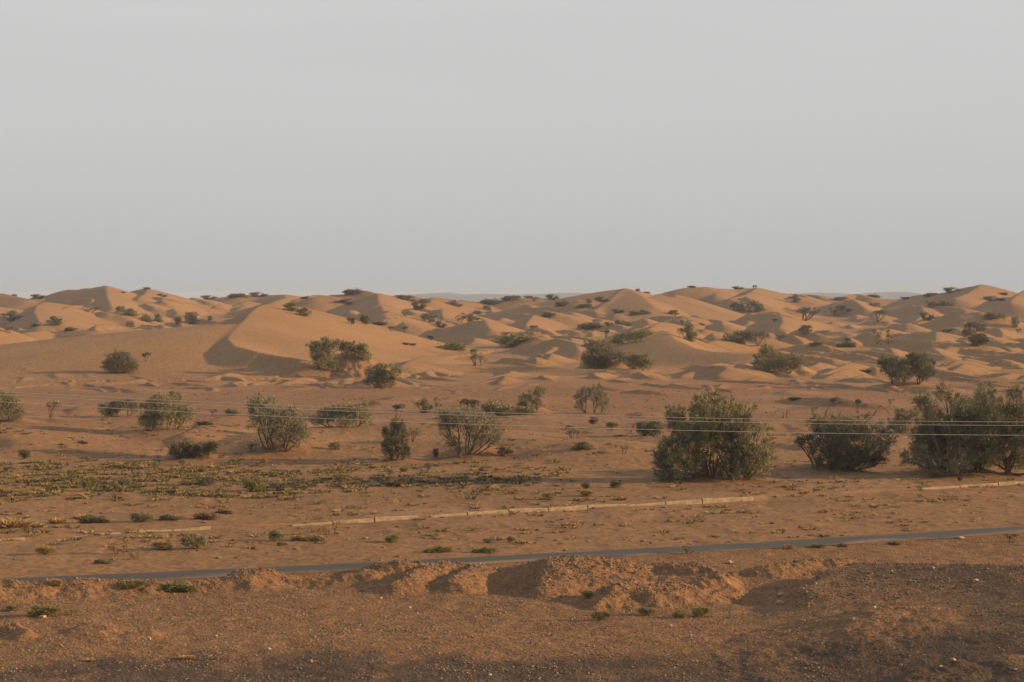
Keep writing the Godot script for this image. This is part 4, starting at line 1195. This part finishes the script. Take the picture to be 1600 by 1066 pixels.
func cover() -> void:
	# the green strip behind the edging: countless weeds, plus dark scrub tufts that draw a bush's shadow
	rng.seed = 99
	var g := []
	var t := []
	for k in 26000:
		var d := rng.randf_range(88.0, 118.0)
		var x := rng.randf_range(-0.31, 0.12) * d
		var y := HORIZON + EYE * FOCAL / d
		var xx := 800.0 + x / d * FOCAL
		var band := ss(790.0, 758.0, y) * ss(718.0, 738.0, y) * (1.0 - 0.75 * ss(330.0, 520.0, xx)) * (1.0 - ss(820.0, 930.0, xx))
		var n := n_fine.get_noise_2d(x * 0.9, d * 0.45)
		var strip := ss(9.0, 4.0, absf(y - 757.0 - 2.0 * n)) * ss(430.0, 500.0, xx) * ss(870.0, 790.0, xx)  # the band where the largest bush's shadow is laid in with tufts
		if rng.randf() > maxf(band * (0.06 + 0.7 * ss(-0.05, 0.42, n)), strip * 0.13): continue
		var s := rng.randf_range(0.10, 0.34)
		var c: Color = [Color(0.185, 0.150, 0.066), Color(0.150, 0.134, 0.062), Color(0.24, 0.165, 0.082), Color(0.115, 0.112, 0.066)][rng.randi() % 4]
		if strip > 0.3 and rng.randf() < 0.8: c = Color(0.125, 0.112, 0.078) * rng.randf_range(0.7, 1.2)  # scrub tinted dark to paint in the bush's cast shadow
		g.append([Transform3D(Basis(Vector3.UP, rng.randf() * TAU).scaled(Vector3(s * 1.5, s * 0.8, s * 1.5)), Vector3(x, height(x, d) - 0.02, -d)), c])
	for k in 5200:
		var d := rng.randf_range(76.0, 150.0)
		var x := rng.randf_range(-0.31, 0.31) * d
		if d < road_d(x) + 2.0: continue
		if n_fine.get_noise_2d(x * 0.5 + 9.0, d * 0.35) < rng.randf_range(-0.1, 0.5): continue
		var s := rng.randf_range(0.10, 0.30)
		var c: Color = [Color(0.27, 0.19, 0.09), Color(0.22, 0.15, 0.08), Color(0.16, 0.13, 0.07)][rng.randi() % 3]
		t.append([Transform3D(Basis(Vector3.UP, rng.randf() * TAU).scaled(Vector3(s * 1.4, s * 0.7, s * 1.4)), Vector3(x, height(x, d) - 0.02, -d)), c])
	var b := Mb.new()
	for k in 26:
		var a := rng.randf() * TAU
		var rr := sqrt(rng.randf()) * 0.4
		var p := Vector3(cos(a) * rr, 0, sin(a) * rr)
		var out := Vector3(cos(a) * 0.7 + rng.randfn() * 0.4, 1.0, sin(a) * 0.7 + rng.randfn() * 0.4).normalized()
		var side := out.cross(Vector3(rng.randfn(), rng.randfn(), rng.randfn())).normalized() * 0.07
		b.quad(p - side, p + out * 0.5 - side, p + out * rng.randf_range(0.7, 1.0), p + out * 0.5 + side, Color.WHITE * rng.randf_range(0.8, 1.1))
	var mesh := b.mesh()
	scatter("weeds_with_shadow_band", mesh, M.leaf, g, "strip of low yellowish green weeds on the left plain, darker ones drawing a bush shadow", "weeds")
	scatter("dry_tufts", mesh, M.leaf, t, "tiny dry grass tufts strewn over the sandy plain", "grass")

func road() -> void:
	var b := Mb.new()
	var x := -70.0
	var k := 0
	while x < 62.0:
		var dir := Vector2(1.0, 0.375 + 0.004 * x).normalized()
		for e in 9:
			var t := (e - 4) / 4.0
			var edge := t * 0.95
			if e == 0 or e == 8: edge += n_fine.get_noise_2d(x * 1.5, e * 40.0) * 0.25
			var xx := x - dir.y * edge
			var d := road_d(x) + dir.x * edge
			b.v.append(Vector3(xx, 0.17 - 0.02 * absf(edge) - (0.03 if absf(t) == 1.0 else 0.0), -d))
			b.n.append(Vector3.UP)
			# drifted sand along the edges, paler wheel tracks and old patches
			var drift := ss(0.55, 1.15, absf(t) + n_fine.get_noise_2d(x * 0.7, t * 3.0 + 60.0) * 0.75)
			var wear := 1.0 + 0.16 * n_mid.get_noise_2d(x * 1.2, t * 9.0) + (0.10 if e == 2 or e == 6 else 0.0)
			b.c.append(Color(0.037, 0.037, 0.039) * wear * (1.0 - drift) + Color(0.22, 0.135, 0.08) * drift)
		if k > 0:
			for e in 8:
				var a := (k - 1) * 9 + e
				b.i.append_array([a, a + 1, a + 9, a + 1, a + 10, a + 9])
		k += 1
		x += 0.35
	tag(put("road", b.mesh(), M.tar, self), "narrow grey asphalt road crossing the desert from left to right", "road", "", "structure")

func edging(runs: Array, label: String) -> void:
	# a run of concrete slabs set end to end: [x, y of the top edge, thickness in the picture] at each joint
	var root := Node3D.new()
	root.name = numbered("concrete_edging")
	add_child(root)
	var p := []
	for q in runs:
		var x0: float = (q[0] - 800.0) / FOCAL
		# on the line of the step
		var d: float = (78.7 + 21.0 * 0.485 - 0.4) / (1.0 - x0 * 0.485)
		p.append([Vector3(x0 * d, EYE - (q[1] - HORIZON) / FOCAL * d, -d), q[2] / FOCAL * d])
	root.position = Vector3(p[0][0].x, height(p[0][0].x, -p[0][0].z), p[0][0].z)
	for k in p.size() - 1:
		var a: Vector3 = p[k][0] - root.position
		var c: Vector3 = p[k + 1][0] - root.position
		var dir := (c - a)
		dir.y = 0.0
		dir = dir.normalized()
		var nor := Vector3(-dir.z, 0, dir.x)      # towards the camera
		a += dir * 0.03
		c -= dir * 0.03
		var jit := 0.022 * ((k * 37) % 5 - 2)
		a.y += jit
		c.y += 0.01 * ((k * 53) % 5 - 2)
		var ha: float = p[k][1]
		var hc: float = p[k + 1][1]
		var st := SurfaceTool.new()
		st.begin(Mesh.PRIMITIVE_TRIANGLES)
		st.set_smooth_group(-1)
		var wide := 0.16
		var lean := 0.05
		var prof := [Vector2(lean + 0.02, -1.0), Vector2(0.02, -0.03), Vector2(0.0, 0.0), Vector2(-wide + 0.02, 0.0), Vector2(-wide, -0.03), Vector2(-wide, -1.0)]
		var ring := []
		for e in 2:
			var o: Vector3 = [a, c][e]
			var hh: float = [ha, hc][e] + 0.25
			var line := []
			for v: Vector2 in prof: line.append(o + nor * v.x + Vector3(0, v.y if v.y > -0.5 else -hh, 0))
			ring.append(line)
		for e in 5:
			for v in [ring[0][e], ring[1][e], ring[0][e + 1], ring[1][e], ring[1][e + 1], ring[0][e + 1]]: st.add_vertex(v)
		for e in range(1, 5):
			for v in [ring[0][0], ring[0][e], ring[0][e + 1]]: st.add_vertex(v)
			for v in [ring[1][0], ring[1][e + 1], ring[1][e]]: st.add_vertex(v)
		st.generate_normals()
		put("slab", st.commit(), M.concrete, root)
	tag(root, label, "concrete edging", "stretches of the broken concrete edging")

func wires() -> void:
	# three lines of an overhead line that crosses in front of the plain, hung between poles outside the picture
	var rows := [[612.6, 646.0, 659.6, 40.0], [617.0, 651.5, 665.2, 40.5], [628.0, 665.3, 680.4, 39.0]]
	var texts := ["uppermost of the three thin pale overhead wires", "middle one of the three thin pale overhead wires, close under the top one", "lowest of the three thin pale overhead wires"]
	for k in 3:
		var q: Array = rows[k]
		var b := Mb.new()
		var p := []
		var c: float = (q[0] + q[2] - 2.0 * q[1]) / 2.0
		var m: float = (q[2] - q[0]) / 2.0
		for j in 61:
			var t := lerpf(-1.6, 1.9, j / 60.0)
			var d: float = q[3]
			p.append(px(800.0 + 800.0 * t, q[1] + m * t + c * t * t, d))
		b.tube(p, 0.0055, 0.0055, 6, Color.WHITE)
		var mid: Vector3 = p[30]
		tag(put("overhead_wire", b.mesh(), M.wire, self), texts[k], "wire", "overhead wires")

func hills() -> void:
	# flat-topped hills far beyond the dunes
	for q in [[[590, 463], [640, 460], [672, 458], [700, 457], [722, 460], [760, 459], [800, 460], [850, 459], [885, 457], [920, 458], [960, 460], [1010, 463]], [[1240, 463], [1290, 457], [1340, 459], [1385, 460], [1405, 456], [1425, 456], [1450, 459], [1490, 462], [1540, 464]]]:
		var b := Mb.new()
		var d := 5200.0
		var k := 0
		for j in (q.size() - 1) * 8 + 1:
			var e: int = mini(j / 8, q.size() - 2)
			var t: float = j / 8.0 - e
			var x: float = lerpf(q[e][0], q[e + 1][0], t)
			var y: float = lerpf(q[e][1], q[e + 1][1], t) + n_mid.get_noise_1d(x * 3.0) * 0.5
			var top := px(x, y, d)
			for r in 4:
				var back: float = [-170.0, -40.0, 60.0, 500.0][r]
				b.v.append(Vector3(top.x, top.y * [0.0, 0.75, 1.0, 0.9][r] - [25.0, 0.0, 0.0, 0.0][r], -d - back))
				b.c.append(Color.WHITE)
			if j > 0:
				for r in 3:
					var a: int = (j - 1) * 4 + r
					b.i.append_array([a, a + 1, a + 4, a + 1, a + 5, a + 4])
		tag(put("distant_hills", b.mesh(), M.hill, self), "pale flat-topped hills far off behind the dunes, " + ("left of the pointed dune" if q[0][0] < 1000 else "in the skyline gap on the right"), "hills", "", "structure")

# ---------------------------------------------------------------- scene

func _ready() -> void:
	var cam := Camera3D.new()
	cam.name = "camera"
	cam.projection = Camera3D.PROJECTION_FRUSTUM
	cam.near = 1.0
	cam.far = 20000.0
	cam.size = 1066.0 / FOCAL
	cam.frustum_offset = Vector2(0, -(533.0 - HORIZON) / FOCAL)
	cam.position = Vector3(0, EYE, 0)
	add_child(cam)
	cam.current = true

	var sky_im := Image.create(1024, 512, false, Image.FORMAT_RGBF)
	var streak := noise(31, 0.012, FastNoiseLite.TYPE_SIMPLEX_SMOOTH, 4)
	for y in 512:
		var el := (0.5 - (y + 0.5) / 512.0) * 180.0
		var v := (0.455 + 0.165 * (1.0 - exp(-maxf(el, 0.0) / 4.2))) / 1.9
		for x in 1024:
			var az := x / 1024.0 * 360.0
			var w := 0.0
			if el > 1.0 and el < 60.0: w = streak.get_noise_3d(cos(deg_to_rad(az)) * 190.0, el * 26.0, sin(deg_to_rad(az)) * 190.0) * 0.04 * ss(1.0, 8.0, el)
			var s := v * (1.0 + w)
			sky_im.set_pixel(x, y, Color(s, s, s * 0.998) if el > -1.0 else Color(0.15, 0.11, 0.08))
	var pano := PanoramaSkyMaterial.new()
	pano.panorama = ImageTexture.create_from_image(sky_im)
	var sky := Sky.new()
	sky.sky_material = pano
	var env := Environment.new()
	env.background_mode = Environment.BG_SKY
	env.sky = sky
	env.tonemap_mode = Environment.TONE_MAPPER_LINEAR
	env.tonemap_exposure = 1.9
	env.sdfgi_enabled = true
	env.ssao_enabled = true
	env.ssil_enabled = true
	env.fog_enabled = true
	env.fog_density = 0.00015
	env.fog_light_color = Color(0.70, 0.78, 0.90)
	var we := WorldEnvironment.new()
	we.name = "environment"
	we.environment = env
	add_child(we)

	var sun := DirectionalLight3D.new()
	sun.name = "sun"
	sun.light_energy = 1.6
	sun.light_color = Color(1.0, 0.805, 0.56)
	sun.light_angular_distance = 0.5
	sun.shadow_enabled = true
	var el := deg_to_rad(14.0)
	var az := deg_to_rad(0.0)      # straight from the right
	var to_sun := Vector3(cos(el) * cos(az), sin(el), cos(el) * sin(az))
	sun.basis = Basis.looking_at(-to_sun)
	add_child(sun)

	for q in [[n_low, 1, 0.025, 3], [n_mid, 2, 0.09, 3], [n_fine, 3, 0.30, 3], [n_clump, 4, 1.6, 2]]:
		var n: FastNoiseLite = q[0]
		n.seed = q[1]
		n.noise_type = FastNoiseLite.TYPE_SIMPLEX_SMOOTH
		n.frequency = q[2]
		n.fractal_octaves = q[3]
	var t0 := Time.get_ticks_msec()
	materials()
	print("materials ", Time.get_ticks_msec() - t0)
	build_grid()
	print("grid ", nr, " x ", nc, " ", Time.get_ticks_msec() - t0)
	dunes()
	print("dunes ", Time.get_ticks_msec() - t0)
	foreground()
	hollows()
	relief()
	print("relief ", Time.get_ticks_msec() - t0)
	build_ground()
	print("ground ", Time.get_ticks_msec() - t0)
	hills()
	road()
	edging([[-60, 847.0, 5], [-10, 844, 5], [40, 840.5, 4]], "short low stretch of pale concrete edging at the left edge of the picture")
	edging([[112, 838, 4], [160, 834.5, 4], [215, 831, 5], [270, 827.5, 4], [330, 823, 3]], "thin pale stretch of concrete edging on the left, half sunk in sand")
	edging([[455, 819, 6], [520, 815, 6], [585, 810, 6], [655, 805.5, 5]], "middle stretch of pale concrete edging, left of its narrow gap")
	edging([[672, 804.5, 4], [730, 801, 5], [795, 797, 5], [857, 793.5, 6], [918, 790, 7], [980, 788, 8], [1040, 784.5, 10], [1097, 781, 11], [1178, 776, 7]], "longest and thickest stretch of pale concrete edging, in the middle")
	edging([[1440, 762, 4], [1500, 758.5, 6], [1560, 755, 7], [1620, 751.5, 7], [1680, 748, 6]], "pale concrete edging before the huge bush at the right edge")
	bushes()
	plants()
	print("plants ", Time.get_ticks_msec() - t0)
	stick("dead_trunk", 650, [[[1289, 651], [1292, 642], [1297, 634]], [[1297, 634], [1303, 630], [1308, 626]]], 0.10, "leaning dead stump beside the round grey crown")
	stick("dead_trunk", 650, [[[1364, 650], [1370, 642], [1376, 634]], [[1376, 634], [1386, 642], [1392, 650]]], 0.09, "bent dead branch forming an arch, right of the small green tree")
	stick("dead_trunk", 654, [[[1223, 655], [1224, 650], [1224, 644]]], 0.09, "left one of two short dead stumps behind the largest bush")
	stick("dead_trunk", 653, [[[1230, 654], [1230, 648], [1230, 641]]], 0.09, "right one of two short dead stumps behind the largest bush")
	stones()
	cover()
	wires()
	print("all ", Time.get_ticks_msec() - t0)
